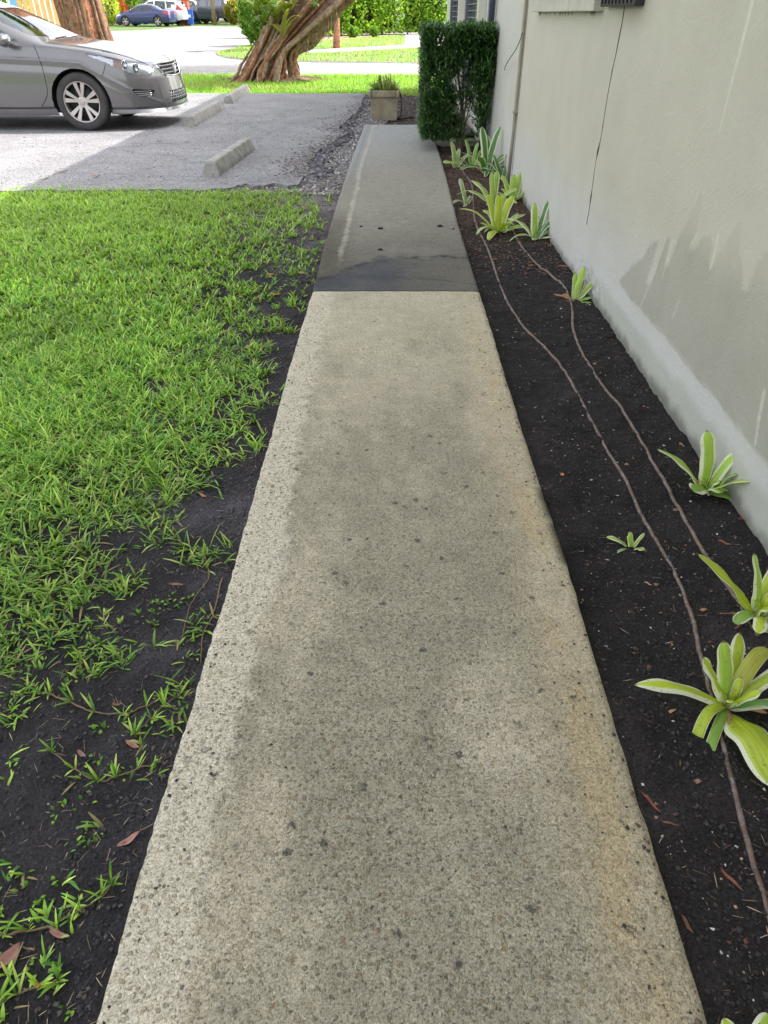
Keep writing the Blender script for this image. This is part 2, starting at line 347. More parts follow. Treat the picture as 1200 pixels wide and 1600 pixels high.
def slab(name, y0, y1, step, mats, top=0.0):
    n = int((y1 - y0) / step); Y = np.linspace(y0, y1, n); U = np.linspace(0, 1, 78)
    U = np.concatenate([[0, 0], U, [1, 1]]); yy, uu = np.meshgrid(Y, U, indexing='ij')
    xl = XL(yy) + .007 * (fbm(yy * 6, yy * 0, 3) - .5) + .004 * (vnoise(yy * 70, yy * 0, 5) - .5); xr = XR(yy) + .004 * (vnoise(yy * 18, yy * 0, 9) - .5)
    xx = xl + (xr - xl) * uu
    zz = top + .006 * (fbm(xx * 3, yy * 3, 4) - .5) + .0022 * (fbm(xx * 60, yy * 60, 8, 2) - .5)
    zz[:, 2] -= .006; zz[:, -3] -= .005; zz[:, 0] = top - .11; zz[:, 1] = top - .018; zz[:, -2] = top - .016; zz[:, -1] = top - .11
    xx[:, 1] -= .004; xx[:, -2] += .004; xx[:, 0] -= .004; xx[:, -1] += .004
    e = (xx - xl); er = (xr - xx); W = xr - xl; yk = yy
    if y0 < YJ - .5:                                  # near slab: brushed grey-buff
        base = mix(S(204, 193, 168), S(191, 181, 159), fbm(xx * 3, yk * 2, 11))
        d = sst(.36, .70, fbm(xx * 4.6 + 3, yk * 2.1, 21, 6) + .22 * np.exp(-((e - .45) / .22) ** 2) * sst(3.3, 1.2, yk))
        base = mix(base, S(160, 153, 132), d * .7)
        t = sst(.165, .085, e + .05 * (fbm(yk * 4, xx * 4, 31) - .5) + .07 * (fbm(yk * 30, xx * 30, 32) - .5) + .015 * sst(1, 3, yk))
        base = base * (1 + .20 * (fbm(xx * 22, yk * 22, 201, 3) - .5) + .22 * (fbm(xx * 9, yk * 9, 202, 3) - .5))[..., None]; mk3 = t * 1.0
        base = mix(base, S(178, 180, 180), t * .6 * sst(.58, .70, fbm(xx * 7, yk * 2.5, 77)) * .8)
        r = np.exp(-((er - .075 - .05 * (fbm(yk * 1.2, yk * 0, 41) - .5)) / .034) ** 2) * (.9 * sst(.36, .66, fbm(xx * 9, yk * 3.5, 42, 6))) * sst(4.0, 3.2, yk)
        base = mix(base, S(200, 170, 118), np.clip(r * 1.0, 0, .42))          # rust-coloured streak
        base = mix(base, S(208, 193, 158), sst(.24, .04, er + .08 * (fbm(xx * 7, yk * 4, 44) - .5)) * .45)
        g = sst(.035, .0, er) * sst(.52, .6, fbm(yk * 2.2, xx * 2, 51)); base = mix(base, S(92, 92, 70), g * .9)
        g2 = sst(.02, .0, e); base = mix(base, S(150, 150, 120), g2 * .5)
        base = mix(base, S(208, 200, 172), sst(2.4, 3.6, yk) * .6)
        agg = np.clip(.50 + .9 * t + .35 * sst(2.2, .6, yk) - .3 * sst(.25, .05, er), 0, 1)
        pit = np.clip(.25 + .8 * np.exp(-((e - .47) / .2) ** 2) * sst(2.2, .9, yk) + .35 * d, 0, 1) * sst(3.6, 2.6, yk) * .9 + .06
    else:                                             # far slab: damp, stained, mossy
        base = mix(S(172, 167, 153), S(152, 147, 135), fbm(xx * 3, yk * 1.5, 12))
        base = mix(base, S(176, 177, 174), sst(7.0, 10.0, yk))
        d = sst(YJ + 2.2, YJ + .5, yk) * (.45 + .7 * fbm(xx * 4, yk * 3, 13)); base = mix(base, S(104, 102, 90), d * .8)
        base = mix(base, S(84, 80, 62), sst(.24, .05, e) * sst(YJ + 2.6, YJ + .4, yk) * (.4 + .6 * fbm(xx * 9, yk * 6, 14)))
        arc = YJ + .16 + .50 * sst(-.46, -.02, xx) - .03 * sst(.2, .5, xx) + .13 * (fbm(xx * 9, yk * 2, 15, 5) - .5)
        wet = sst(.12, -.10, yk - arc + .16 * (fbm(xx * 16, yk * 12, 19) - .5) + .10 * (fbm(xx * 50, yk * 50, 33, 3) - .5)) * (.62 + .5 * fbm(xx * 6, yk * 9, 27))
        base = mix(base, mix(S(74, 77, 84), S(106, 102, 92), sst(-.1, .4, xx)), np.clip(wet * (1.0 - .35 * sst(-.1, .45, xx)), 0, 1))
        base = mix(base, S(110, 112, 110), sst(.12, .0, yk - YJ) * .3)
        base = mix(base, S(44, 44, 46), np.exp(-((yk - arc) / .040) ** 2) * sst(.30, .62, fbm(xx * 16, yk * 16, 16, 5)) * .9)
        base = mix(base, S(56, 58, 62), np.exp(-((yk - YJ - .26 + .35 * xx * xx + .12 * xx) / .014) ** 2) * .45 * sst(.35, .6, fbm(xx * 8, yk * 8, 29)))
        st = np.exp(-((e - .125) / .022) ** 2) * sst(YJ + .3, YJ + .9, yk) * (.3 + .9 * sst(.4, .6, fbm(xx * 8, yk * 14, 18)))
        mk3 = np.clip(np.exp(-((e - .125 - .03 * (fbm(yk * 3, 0 * yk, 203) - .5)) / .028) ** 2) * sst(YJ + .2, YJ + .9, yk) * (.30 + .42 * fbm(xx * 8, yk * 6, 18)), 0, .55) + 0 * yk
        gl = np.exp(-((e - .06) / .012) ** 2) * sst(YJ + 3.0, YJ + 4.0, yk); base = mix(base, S(105, 108, 112), gl * .6)
        base = mix(base, S(170, 174, 176), sst(.17, .1, e) * sst(YJ + 2.6, YJ + 4.0, yk) * .5)
        agg = np.clip(.25 + .6 * sst(.2, .05, e), 0, 1) + 0 * yk; pit = .35 + .5 * d * sst(.3, .0, e) + .15 * wet
    V = np.stack([xx, yy, zz], -1).reshape(-1, 3); nv = yy.shape[1]; ff = gridfaces(n, nv)[:, ::-1]
    ex = np.stack([agg, pit, mk3], -1).reshape(-1, 3)
    o = mk(name, V, ff, M_conc, tone=base.reshape(-1, 3), extra=ex)
    ends = G()
    for yv in (y0, y1): ends.box((float((XL(yv) + XR(yv)) / 2), yv + (.012 if yv == y0 else -.012), top - .062), (float(XR(yv) - XL(yv)) - .012, .02, .1))
    e2 = ends.build('slab_end', M_plainc, o)
    return tag(o, kind='structure')
M_plainc = mat('weathered_concrete', S(150, 148, 140), .9, var=.25, vs=9, bump=.5, bs=140, mottle=(6.0, .60, (.12, .12, .11)))
tag(slab('footpath', -1.5, YJ - .004, .0095, None), 'pale buff pressure-washed concrete slab of the footpath in the foreground', 'path')
tag(slab('footpath_far', YJ + .004, YE, .014, None, .001), 'dark stained concrete slab of the footpath leading to the hedge', 'path')
bpy.data.objects['footpath_far'].name = 'footpath.001'

# ------------------------------------------------------------------ soil beds
def soilgrid(name, x0f, x1f, y0, y1, dx, dy, tonef, amp=.02, zb=-.042, lab=None, m=None, edge=0):
    ny = int((y1 - y0) / dy); Y = np.linspace(y0, y1, ny); nx = int(np.max(np.abs(x1f(Y) - x0f(Y))) / dx) + 1
    yy, uu = np.meshgrid(Y, np.linspace(0, 1, nx), indexing='ij'); xx = x0f(yy) + (x1f(yy) - x0f(yy)) * uu
    zz = zb + amp * (fbm(xx * 2.2, yy * 2.2, 61) - .5) + amp * .7 * (fbm(xx * 11, yy * 11, 62, 3) - .5) + amp * .45 * (fbm(xx * 42, yy * 42, 63, 2) - .5)
    zz = zz + float(0)
    V = np.stack([xx, yy, zz + zg(yy)], -1).reshape(-1, 3)
    return tag(mk(name, V, gridfaces(ny, nx)[:, ::-1], m or M_soil, tone=tonef(xx, yy).reshape(-1, 3)), lab, 'soil', kind='structure')
def bedtone(x, y):
    c = mix(S(36, 33, 33), S(46, 42, 42), fbm(x * 3, y * 3, 71))
    c = mix(c, S(62, 57, 58), sst(.62, .74, fbm(x * 4, y * 4, 73)) * .8 * sst(3.5, 1.5, y))
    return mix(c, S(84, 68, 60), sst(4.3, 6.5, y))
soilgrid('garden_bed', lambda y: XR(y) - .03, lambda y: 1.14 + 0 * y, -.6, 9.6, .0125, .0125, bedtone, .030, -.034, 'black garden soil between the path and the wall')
def lawntone(x, y):
    c = mix(S(42, 40, 42), S(56, 53, 56), fbm(x * 3, y * 3, 72))
    c = mix(c, S(84, 80, 86), sst(.55, .75, fbm(x * 2.2, y * 2.2, 75)) * .7)
    c = mix(c, S(70, 76, 50), sst(.2, 1.2, -(x + .6)) * .35)
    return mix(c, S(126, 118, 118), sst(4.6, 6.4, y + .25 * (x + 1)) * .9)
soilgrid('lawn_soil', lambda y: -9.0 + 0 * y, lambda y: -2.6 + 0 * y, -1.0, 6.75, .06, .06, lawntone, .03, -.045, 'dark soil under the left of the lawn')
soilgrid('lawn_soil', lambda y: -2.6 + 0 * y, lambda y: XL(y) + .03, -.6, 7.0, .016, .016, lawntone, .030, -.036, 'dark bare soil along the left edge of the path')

# ------------------------------------------------------------------ car park
lotpx = [(470, 287), (455, 290), (430, 286), (400, 291), (385, 286), (360, 292), (330, 296), (300, 297), (250, 295), (180, 296), (100, 297), (0, 298)]
ed = [(572, 146), (566, 165), (552, 180), (530, 200), (545, 206), (520, 222), (500, 232), (492, 246), (478, 252), (486, 262), (492, 268), (474, 278)]
edge = []
for a, b_ in zip(ed[:-1], ed[1:]):
    for t in np.linspace(0, 1, 7)[:-1]:
        edge.append((a[0] + (b_[0] - a[0]) * t + random.uniform(-2.4, 2.4), a[1] + (b_[1] - a[1]) * t + random.uniform(-1.0, 1.0)))
fe = []
for a, b_ in zip(lotpx[:-1], lotpx[1:]):
    for t in np.linspace(0, 1, 5)[:-1]: fe.append((a[0] + (b_[0] - a[0]) * t + random.uniform(-2, 2), a[1] + (b_[1] - a[1]) * t + random.uniform(-1.2, 1.2)))
YS = P(430, 147)[1]
lot = [P(*p) for p in edge] + [P(*p) for p in fe] + [(-6.0, P(0, 298)[1]), (-16, 6.6), (-16, YS)]
lot = [(x, min(y, YS)) for x, y in lot]
def thick(name, poly, z0, z1, m, lab=None, cat=None):
    bm = bmesh.new(); vs_ = [bm.verts.new((x, y, 0)) for x, y in poly]; f = bm.faces.new(vs_); bm.normal_update()
    if f.normal.z < 0: f.normal_flip()
    r = bmesh.ops.extrude_face_region(bm, geom=[f]); top = [v for v in r['geom'] if isinstance(v, bmesh.types.BMVert)]
    for v in bm.verts: v.co.z = z1 + float(zg(v.co.y)) if v in top else z0
    bm.faces.ensure_lookup_table()
    bmesh.ops.triangulate(bm, faces=[q for q in bm.faces if len(q.verts) > 4])
    bmesh.ops.recalc_face_normals(bm, faces=list(bm.faces))
    me = bpy.data.meshes.new(name); bm.to_mesh(me); bm.free(); me.materials.append(m); o = bpy.data.objects.new(name, me); C.objects.link(o)
    return tag(o, lab, cat, kind='structure')
thick('car_park', lot, -.08, -.004, M_lot, 'worn grey asphalt car park with a broken edge', 'car park')
def gtone(x, y):
    c = mix(S(142, 138, 140), S(104, 99, 98), fbm(x * 3, y * 3, 81)); return mix(c, S(96, 88, 86), sst(7.6, 6.6, y) * .9)
soilgrid('gravel_strip', lambda y: -3.3 + 0 * y, lambda y: np.where(y < YE, XL(y) + .03, -.1), 6.55, YS + .1, .02, .02, gtone, .022, -.032, 'pale loose gravel between the car park and the path', M_gravel_bed)
def mtone(x, y): return mix(S(92, 80, 78), S(70, 62, 62), fbm(x * 5, y * 5, 83))
soilgrid('mulch_bed', lambda y: -.12 + 0 * y, lambda y: 1.14 + 0 * y, YE - .6, YS + .6, .02, .02, mtone, .03, -.05, 'brown mulch behind the end of the path')

# loose stones and crumbs: nobody could count them
def stones(name, n, posf, size, cols, lab, cat, m, zoff=0.0, flatz=.55, sides=5):
    base = np.array([(1, 0, 0), (-1, 0, 0), (0, 1, 0), (0, -1, 0), (0, 0, 1), (0, 0, -1)], float)
    fc = np.array([(0, 2, 4), (2, 1, 4), (1, 3, 4), (3, 0, 4), (2, 0, 5), (1, 2, 5), (3, 1, 5), (0, 3, 5)])
    x, y, z = posf(n); n = len(x); s = size[0] + (size[1] - size[0]) * rng.random(n) ** 2.2
    V = base[None] * (1 + .7 * (rng.random((n, 6, 1)) - .5)); V = V * (s[:, None, None]); V = V * (np.array([1, 1, 1]) + np.stack([.7 * (rng.random(n) - .5), .7 * (rng.random(n) - .5), 0 * s], 1))[:, None, :]
    V = V + (rng.random((n, 6, 3)) - .5) * s[:, None, None] * .5
    V[:, :, 2] *= flatz
    a = rng.random(n) * 2 * PI; c_, s_ = np.cos(a)[:, None], np.sin(a)[:, None]
    V = np.stack([V[..., 0] * c_ - V[..., 1] * s_, V[..., 0] * s_ + V[..., 1] * c_, V[..., 2]], -1)
    V += np.stack([x, y, z + s * .12 + zoff], 1)[:, None, :]
    Fc = (fc[None] + (np.arange(n) * 6)[:, None, None]).reshape(-1, 3)
    cols = np.array(cols); ci = cols[rng.integers(0, len(cols), n)] * (.75 + .5 * rng.random((n, 1)))
    return tag(mk(name, V.reshape(-1, 3), Fc, m, smooth=False, tone=np.repeat(ci, 6, 0)), lab, cat, kind='stuff')
M_stone = mat('loose_stone', tone=True, rough=.85, var=.2, vs=90, bump=.3, bs=300, dist=.002)
def soilz(x, y, zb, amp): return zb + amp * (fbm(x * 2.2, y * 2.2, 61) - .5) + amp * .7 * (fbm(x * 11, y * 11, 62, 3) - .5) + amp * .45 * (fbm(x * 42, y * 42, 63, 2) - .5) + zg(y)
def pos_gravel(n):
    y = 6.6 + (YS - 6.6) * rng.random(n * 3) ** 1.3; x = -2.3 + 2.4 * rng.random(n * 3)
    k = (x < np.where(y < YE, XL(y) - .02, -.05)) & ~inpoly(x, y, lot); x, y = x[k][:n], y[k][:n]
    return x, y, soilz(x, y, -.032, .022)
stones('gravel', 9000, pos_gravel, (.006, .022), [S(158, 155, 156), S(132, 130, 130), S(196, 194, 192), S(104, 100, 100), S(142, 130, 118), S(116, 108, 104)], 'grey and white loose gravel stones beside the path', 'gravel', M_stone)
def pos_bed(n):
    y = .25 + 9.0 * rng.random(n) ** 1.7; x = XR(y) + .02 + (1.09 - XR(y)) * rng.random(n)
    return x, y, soilz(x, y, -.034, .03)
stones('soil_crumbs', 30000, pos_bed, (.0012, .0062), [S(40, 37, 38), S(52, 47, 48), S(60, 53, 50), S(34, 32, 34)], 'dark crumbs of soil in the garden bed', 'soil', M_stone)
stones('perlite_specks', 1100, pos_bed, (.0012, .0055), [S(190, 188, 184), S(150, 146, 142), S(170, 140, 110)], 'tiny pale specks strewn over the black garden soil', 'specks', M_stone)
stones('bark_flakes', 420, pos_bed, (.003, .010), [S(104, 70, 54), S(84, 60, 48), S(130, 104, 84), S(70, 54, 46)], 'scattered brown bark flakes on the near garden soil', 'bark flakes', M_stone, flatz=.25)
stones('mulch_chips', 5200, lambda n: (lambda y: (lambda x: (x, y, soilz(x, y, -.034, .03)))(XR(y) + .02 + (1.09 - XR(y)) * rng.random(n)))(4.3 + 4.9 * rng.random(n)), (.004, .016), [S(92, 66, 54), S(74, 58, 50), S(112, 84, 66), S(60, 50, 46)], 'small brown mulch chips in the far half of the bed', 'mulch', M_stone, flatz=.35)
def pos_m2(n):
    y = YE - .3 + (YS + .5 - YE) * rng.random(n); x = -.05 + 1.1 * rng.random(n); k = (y > YE + .02) | (x > XR(y)); x, y = x[k], y[k]; return x, y, soilz(x, y, -.05, .03)
stones('bark_mulch', 5000, pos_m2, (.006, .024), [S(110, 92, 88), S(80, 66, 62), S(140, 126, 120), S(60, 52, 52)], 'chipped bark mulch behind the path beside the planter', 'mulch', M_stone, flatz=.35)
def pos_l(n):
    y = .3 + 6.3 * rng.random(n) ** 1.3; x = XL(y) - .02 - 1.0 * rng.random(n) ** 1.4; return x, y, soilz(x, y, -.036, .03)
stones('soil_grit', 16000, pos_l, (.0015, .007), [S(52, 50, 55), S(66, 62, 66), S(44, 42, 46), S(80, 74, 72)], 'fine grit on the bare soil left of the path', 'soil', M_stone)

def pos_slab(n):
    y = .3 + 5.5 * rng.random(n) ** 1.3; w_ = XR(y) - XL(y); u = rng.random(n); u = np.where(rng.random(n) < .5, 1 - .12 * u ** 2.0, np.where(rng.random(n) < .6, .10 * u ** 2.0, u)); x = XL(y) + .008 + (w_ - .016) * u
    return x, y, .002 + 0 * x
stones('path_grit', 1100, pos_slab, (.0010, .0045), [S(50, 44, 42), S(70, 62, 58), S(90, 74, 60), S(40, 36, 36)], 'dark soil crumbs spilt onto the path slab', 'grit', M_stone)
# crumbs of broken asphalt along the ragged edge
def pos_edge(n):
    e_ = [P(*p) for p in edge]; i = rng.integers(0, len(e_) - 1, n); t = rng.random(n); a = np.array(e_); q = a[i] * (1 - t[:, None]) + a[i + 1] * t[:, None] + rng.normal(0, .07, (n, 2)) + np.array([.03, 0]); k = ~inpoly(q[:, 0], q[:, 1], lot) & (q[:, 1] < YS); q = q[k]
    return q[:, 0], q[:, 1], soilz(q[:, 0], q[:, 1], -.030, .022)
stones('asphalt_crumbs', 2600, pos_edge, (.008, .045), [S(96, 94, 100), S(120, 118, 124), S(76, 74, 78)], 'broken asphalt crumbs along the ragged edge of the car park', 'rubble', M_stone)
def pos_spill(n):
    e_ = np.array([P(*p) for p in edge]); i = rng.integers(0, len(e_) - 1, n); t = rng.random(n)[:, None]; q = e_[i] * (1 - t) + e_[i + 1] * t - np.stack([np.abs(rng.normal(0, .14, n)), rng.normal(0, .05, n)], 1); k = inpoly(q[:, 0], q[:, 1], lot); q = q[k]
    return q[:, 0], q[:, 1], 0 * q[:, 0] - .004 + zg(q[:, 1])
stones('spilt_gravel', 2600, pos_spill, (.004, .018), [S(158, 155, 156), S(120, 116, 118), S(90, 86, 88), S(142, 130, 118)], 'gravel spilt over the broken edge onto the asphalt', 'gravel', M_stone, flatz=.5)
stones('lot_grit', 2600, lambda n: (lambda x, y: (x, y, 0 * x - .004))(-6 + 6 * rng.random(n), 6.75 + (YS - 6.9) * rng.random(n)), (.003, .012), [S(60, 56, 58), S(150, 146, 146), S(96, 84, 76)], 'grit and crumbs strewn over the worn asphalt', 'grit', M_stone, flatz=.4)
# ------------------------------------------------------------------ streets and verges beyond
PF = lambda *p: P(*p, far=True)
YR0 = PF(500, 113)[1]; YR1 = PF(500, 96)[1]
flat('road', [(-60, YR0), (60, YR0), (60, YR1), PF(650, 96), PF(460, 94), PF(390, 92), PF(352, 88), PF(338, 84), PF(335, 80), PF(345, 76), PF(372, 71), PF(400, 66), PF(392, 50), PF(383, 44.5), PF(368, 40.5), PF(300, 40), PF(220, 46), PF(120, 48), (-60, PF(60, 47)[1]), (-60, YR0 + 3)], -.06, M_road, label='sunlit pale asphalt street corner beyond the grass strip', cat='road')
M_walk = mat('pavement_concrete', (.50, .48, .46), .85, var=.1, vs=3, bump=.2)
flat('pavement', [PF(455, 81), PF(560, 76.5), PF(650, 72), PF(700, 69), PF(700, 66), PF(650, 67.5), PF(560, 71.5), PF(480, 75.5)], -.055, M_walk, label='narrow pale pavement across the far verge', cat='pavement')
flat('driveway', [PF(634, 52.5), PF(632, 67), PF(652, 67), PF(760, 62), PF(760, 50.5)], -.052, M_walk, label='grey driveway at the right end of the leafy hedge', cat='driveway')
M_wood_mulch = mat('hedge_mulch', S(140, 118, 100), .95, var=.4, vs=20, bump=.5, bs=60)
flat('mulch_strip', [PF(440, 66), PF(520, 61), PF(560, 58.5), PF(625, 53.5), PF(625, 51), PF(440, 54)], -.050, M_wood_mulch, label='brown mulch strip under the leafy hedge', cat='mulch')
# ------------------------------------------------------------------ the house on the right
XW = 1.12; Y_END = 17.3; EZ = 4.75
patch_px = [(968, 437), (988, 415), (1005, 400), (1018, 380), (1026, 372), (1030, 376), (1014, 430), (1010, 440), (1018, 442), (1040, 374), (1048, 366), (1040, 412), (1046, 414), (1060, 372), (1078, 335), (1090, 305), (1097, 288), (1096, 320), (1086, 366), (1080, 388), (1086, 388), (1098, 366), (1112, 362), (1114, 380), (1108, 405), (1112, 418), (1124, 392), (1140, 366), (1156, 338), (1160, 350), (1156, 385), (1163, 412), (1160, 450), (1170, 452), (1180, 415), (1190, 398), (1202, 388), (1260, 360), (1330, 380),
            (1330, 900), (1260, 800), (1200, 722), (1176, 692), (1150, 660), (1120, 618), (1093, 590), (1068, 560), (1044, 526), (1018, 500), (1000, 478), (984, 462)]
patch = [PW(x, y) for x, y in patch_px]
streaks = [[PW(x, y) for x, y in s] for s in ([(1174, 0), (1160, 58), (1143, 125), (1124, 204)], [(1040, 375), (1022, 430), (1000, 482)], [(1052, 375), (1043, 405), (1037, 430)], [(1088, 366), (1082, 378), (1078, 386)], [(1122, 365), (1116, 398), (1110, 418)], [(1062, 468), (1056, 485), (1052, 498)], [(1196, 610), (1188, 650), (1182, 692)])]
sw = [(.007, .013), (.004, .006), (.004, .006), (.004, .005), (.005, .008), (.002, .004), (.006, .010)]
def segd(Y, Z, a, b_):
    ax, ay = a; bx, by = b_; dx, dy = bx - ax, by - ay; t = np.clip(((Y - ax) * dx + (Z - ay) * dy) / (dx * dx + dy * dy), 0, 1)
    return np.hypot(Y - ax - t * dx, Z - ay - t * dy), t
def walltone(Y, Z):
    c = mix(S(187, 182, 165), S(196, 191, 175), fbm(Y * 1.3, Z * 1.3, 91))
    lo = sst(.62, .22, Z + .18 * (fbm(Y * 1.6, Z * 3, 92) - .5)); c = mix(c, S(196, 195, 188), lo * .85)
    c = mix(c, S(198, 197, 190), sst(6.6, 8, Y) * .6)
    wob = .024 * (fbm(Y * 18, Z * 18, 93, 5) - .5); ins = sum(inpoly(Y + wob + a_, Z + wob + b_, patch).astype(float) for a_, b_ in ((0, 0), (.011, 0), (-.011, 0), (0, .011), (0, -.011), (.006, .006), (-.006, .006), (.006, -.006), (-.006, -.006))) / 9
    pc = mix(S(164, 162, 147), S(172, 169, 155), fbm(Y * 3, Z * 3, 94))
    fade = sst(.66, .50, Z + .10 * (fbm(Y * 5, Z * 2, 101) - .5))
    c = mix(c, pc, ins * np.clip(.35 + .65 * fade, 0, 1) * (.8 + .3 * fbm(Y * 12, Z * 6, 131)))
    b = sst(.21, .12, Z + .07 * (fbm(Y * 7, Z * 7, 95) - .5)) * (1 - ins) * sst(4.6, 4.0, Y)
    c = mix(c, S(200, 200, 196), b * .8)
    g = sst(.13, .075, Z + .05 * (fbm(Y * 9, Z * 9, 96) - .5)) * (1 - ins) * sst(4.2, 3.4, Y); c = mix(c, S(182, 184, 172), g)
    for s, (w0, w1) in zip(streaks, sw):
        for k in range(len(s) - 1):
            d, t = segd(Y, Z, s[k], s[k + 1]); f = (k + t) / (len(s) - 1); wd = w0 + (w1 - w0) * (1 - f)
            c = mix(c, S(214, 211, 194), sst(wd * 1.3, wd * .7, d) * (1 - .45 * f * (s is streaks[0])) * (.75 if s is streaks[0] else .55))
    h = sst(.5, .62, fbm(Y * 60, Z * 60, 97, 2)) * np.exp(-((Y - 3.95) / .28) ** 2) * sst(.16, .02, Z); c = mix(c, S(70, 72, 66), h * .6)
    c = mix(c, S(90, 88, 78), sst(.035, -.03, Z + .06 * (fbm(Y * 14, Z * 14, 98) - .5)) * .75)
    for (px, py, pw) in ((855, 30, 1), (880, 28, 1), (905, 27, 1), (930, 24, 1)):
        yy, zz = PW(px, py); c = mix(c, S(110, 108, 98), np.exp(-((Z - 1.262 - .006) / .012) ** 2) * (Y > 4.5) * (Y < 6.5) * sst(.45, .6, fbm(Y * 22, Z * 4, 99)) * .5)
    tip = np.exp(-(((Y - 4.0) / .30) ** 2)) * sst(1.14, 1.28, Z) * .5; c = mix(c, S(140, 132, 112), tip)
    return c
def wall_mat():
    m, nt, b = newmat('painted_render'); co = nd(nt, 'TexCoord').outputs['Object']
    at = nd(nt, 'Attribute', {'attribute_name': 'tone'}).outputs[0]
    n1 = nd(nt, 'TexNoise', Vector=co, Scale=3.0, Detail=7.0, Roughness=.6)
    col = mixc(nt, 1.0, at, ramp(nt, n1.outputs[0], [(.3, .955), (.7, 1.035)]), 'MULTIPLY')
    n4 = nd(nt, 'TexNoise', Vector=co, Scale=30.0, Detail=8.0, Roughness=.85)
    col = mixc(nt, ramp(nt, n4.outputs[0], [(.66, 0.0), (.72, .4)]), col, (.25, .24, .2))
    nt.links.new(col, b.inputs['Base Color']); b.inputs['Roughness'].default_value = .75
    n2 = nd(nt, 'TexNoise', Vector=co, Scale=55.0, Detail=8.0, Roughness=.75); n3 = nd(nt, 'TexNoise', Vector=co, Scale=2.2, Detail=2.0)
    h = mth(nt, 'ADD', n2.outputs[0], mth(nt, 'MULTIPLY', n3.outputs[0], 3.0))
    bp = nd(nt, 'Bump', Height=h, Strength=.6, Distance=.014); nt.links.new(bp.outputs[0], b.inputs['Normal'])
    return m
M_wall = wall_mat()
house = empty('house', (4.5, 8, 0), label='grey-beige rendered house with its long side wall beside the path', cat='house')
def hmk(*a, **k):                                     # house parts are modelled in world space and then hung under the house
    o = mk(*a, **k); o.parent = house; o.matrix_parent_inverse = Matrix.Translation((-4.5, -8, 0)); return o
def hb(g, name, m, smooth=False, parent=None):
    o = g.build(name, m, None, smooth)
    if parent is None: o.parent = house; o.matrix_parent_inverse = Matrix.Translation((-4.5, -8, 0))
    else: o.parent = parent
    return o
def wallpiece(Y, Z):
    yy, zz = np.meshgrid(Y, Z, indexing='ij'); return yy, zz
Ya = np.concatenate([np.linspace(-7, .6, 20)[:-1], np.arange(.6, 4.6, .0075), np.arange(4.6, 10, .02), np.linspace(10, Y_END, 60)])
Za = np.concatenate([np.arange(-.14, 1.42, .0075), np.linspace(1.5, EZ, 14)])
yy, zz = np.meshgrid(Ya, Za, indexing='ij')
xx = XW + .004 * (fbm(yy * 1.5, zz * 1.5, 111) - .5) - .0015 * inpoly(yy, zz, patch)
V = np.stack([xx, yy, zz], -1).reshape(-1, 3)
wall = hmk('wall', V, gridfaces(len(Ya), len(Za)), M_wall, tone=walltone(yy, zz).reshape(-1, 3))
M_wallp = mat('house_paint', S(178, 177, 166), .75, var=.06, vs=2, bump=.2, bs=30)
g = G()                                               # the other three sides, behind the long wall
g.box((4.6, Y_END - .1, 2.35), (6.9, .2, 4.8)).box((4.6, -6.9, 2.35), (6.9, .2, 4.8)).box((7.9, 5.15, 2.35), (.2, 24.0, 4.8)).box((1.30, 5.15, 2.3), (.1, 23.9, 4.8))
hb(g, 'side_wall', M_wallp)
M_roof = mat('roof_tiles', (.32, .20, .15), .85, var=.3, vs=4, bump=.5, bs=12)
g = G(); x0, x1, xm = .72, 8.5, 4.6
g.add([(x0, -7.6, EZ + .06), (xm, -7.6, EZ + 1.7), (x1, -7.6, EZ + .06), (x0, Y_END + .35, EZ + .06), (xm, Y_END + .35, EZ + 1.7), (x1, Y_END + .35, EZ + .06), (x0, -7.6, EZ - .06), (x1, -7.6, EZ - .06), (x0, Y_END + .35, EZ - .06), (x1, Y_END + .35, EZ - .06)],
      [(0, 1, 4, 3), (1, 2, 5, 4), (0, 3, 8, 6), (2, 7, 9, 5), (6, 8, 9, 7), (0, 6, 7, 2), (0, 2, 1), (3, 5, 9, 8), (3, 4, 5)])
hb(g, 'roof', M_roof)
# crack down the wall
M_dark = mat('dark_gap', (.035, .033, .03), .9, var=.2, bump=0)
cr = [PW(x, y) for x, y in [(976, 0), (972, 30), (963, 80), (957, 110), (950, 150), (944, 190), (939, 222), (932, 255), (928, 285), (924, 315), (918, 350)]]
pts = spline(cr, 90); jit = np.cumsum(rng.normal(0, .0007, 90)); g = G()
g.tube([(XW - .0005, p[0] + j, p[1]) for p, j in zip(pts, jit - np.linspace(0, jit[-1], 90))], [float(.0022 + .0012 * vnoise(i * .3, 0, 7) + .004 * math.exp(-((i - 57) / 2.5) ** 2) + .003 * math.exp(-((i - 78) / 2.5) ** 2)) for i in range(90)], 6)
hb(g, 'wall_crack', M_dark, True)
# pipe in the corner with its clip, the loose cable
M_pipe = mat('painted_pipe', S(150, 143, 126), .6, var=.15, vs=12, bump=.1)
yb, zb_ = PW(797, 268); yt, zt_ = PW(828, 0); yp = 7.08
g = G(); g.tube([(XW - .012, yp + .06, -.06), (XW - .012, yp + .01, .4), (XW - .014, yp, .8), (XW - .014, yp - .01, 2.4), (XW - .014, yp - .01, EZ)], .017, 10)
pp = hb(g, 'pipe', M_pipe, True)
for zc in (.55, 1.9): g = G(); g.box((XW - .010, yp, zc), (.05, .075, .02), bev=.004); cl = g.build('pipe_clip', M_pipe, pp)
g = G(); g.box((XW - .0005, yp - .055, 2.2), (.004, .012, 4.6))
hb(g, 'wall_joint', M_dark)
cpx = [(820, 50), (822, 62), (818, 78), (808, 92), (798, 104), (792, 110)]
cp3 = [(XW - .02 - .05 * math.sin(PI * i / 5), *PW(x, y)) for i, (x, y) in enumerate(cpx)]
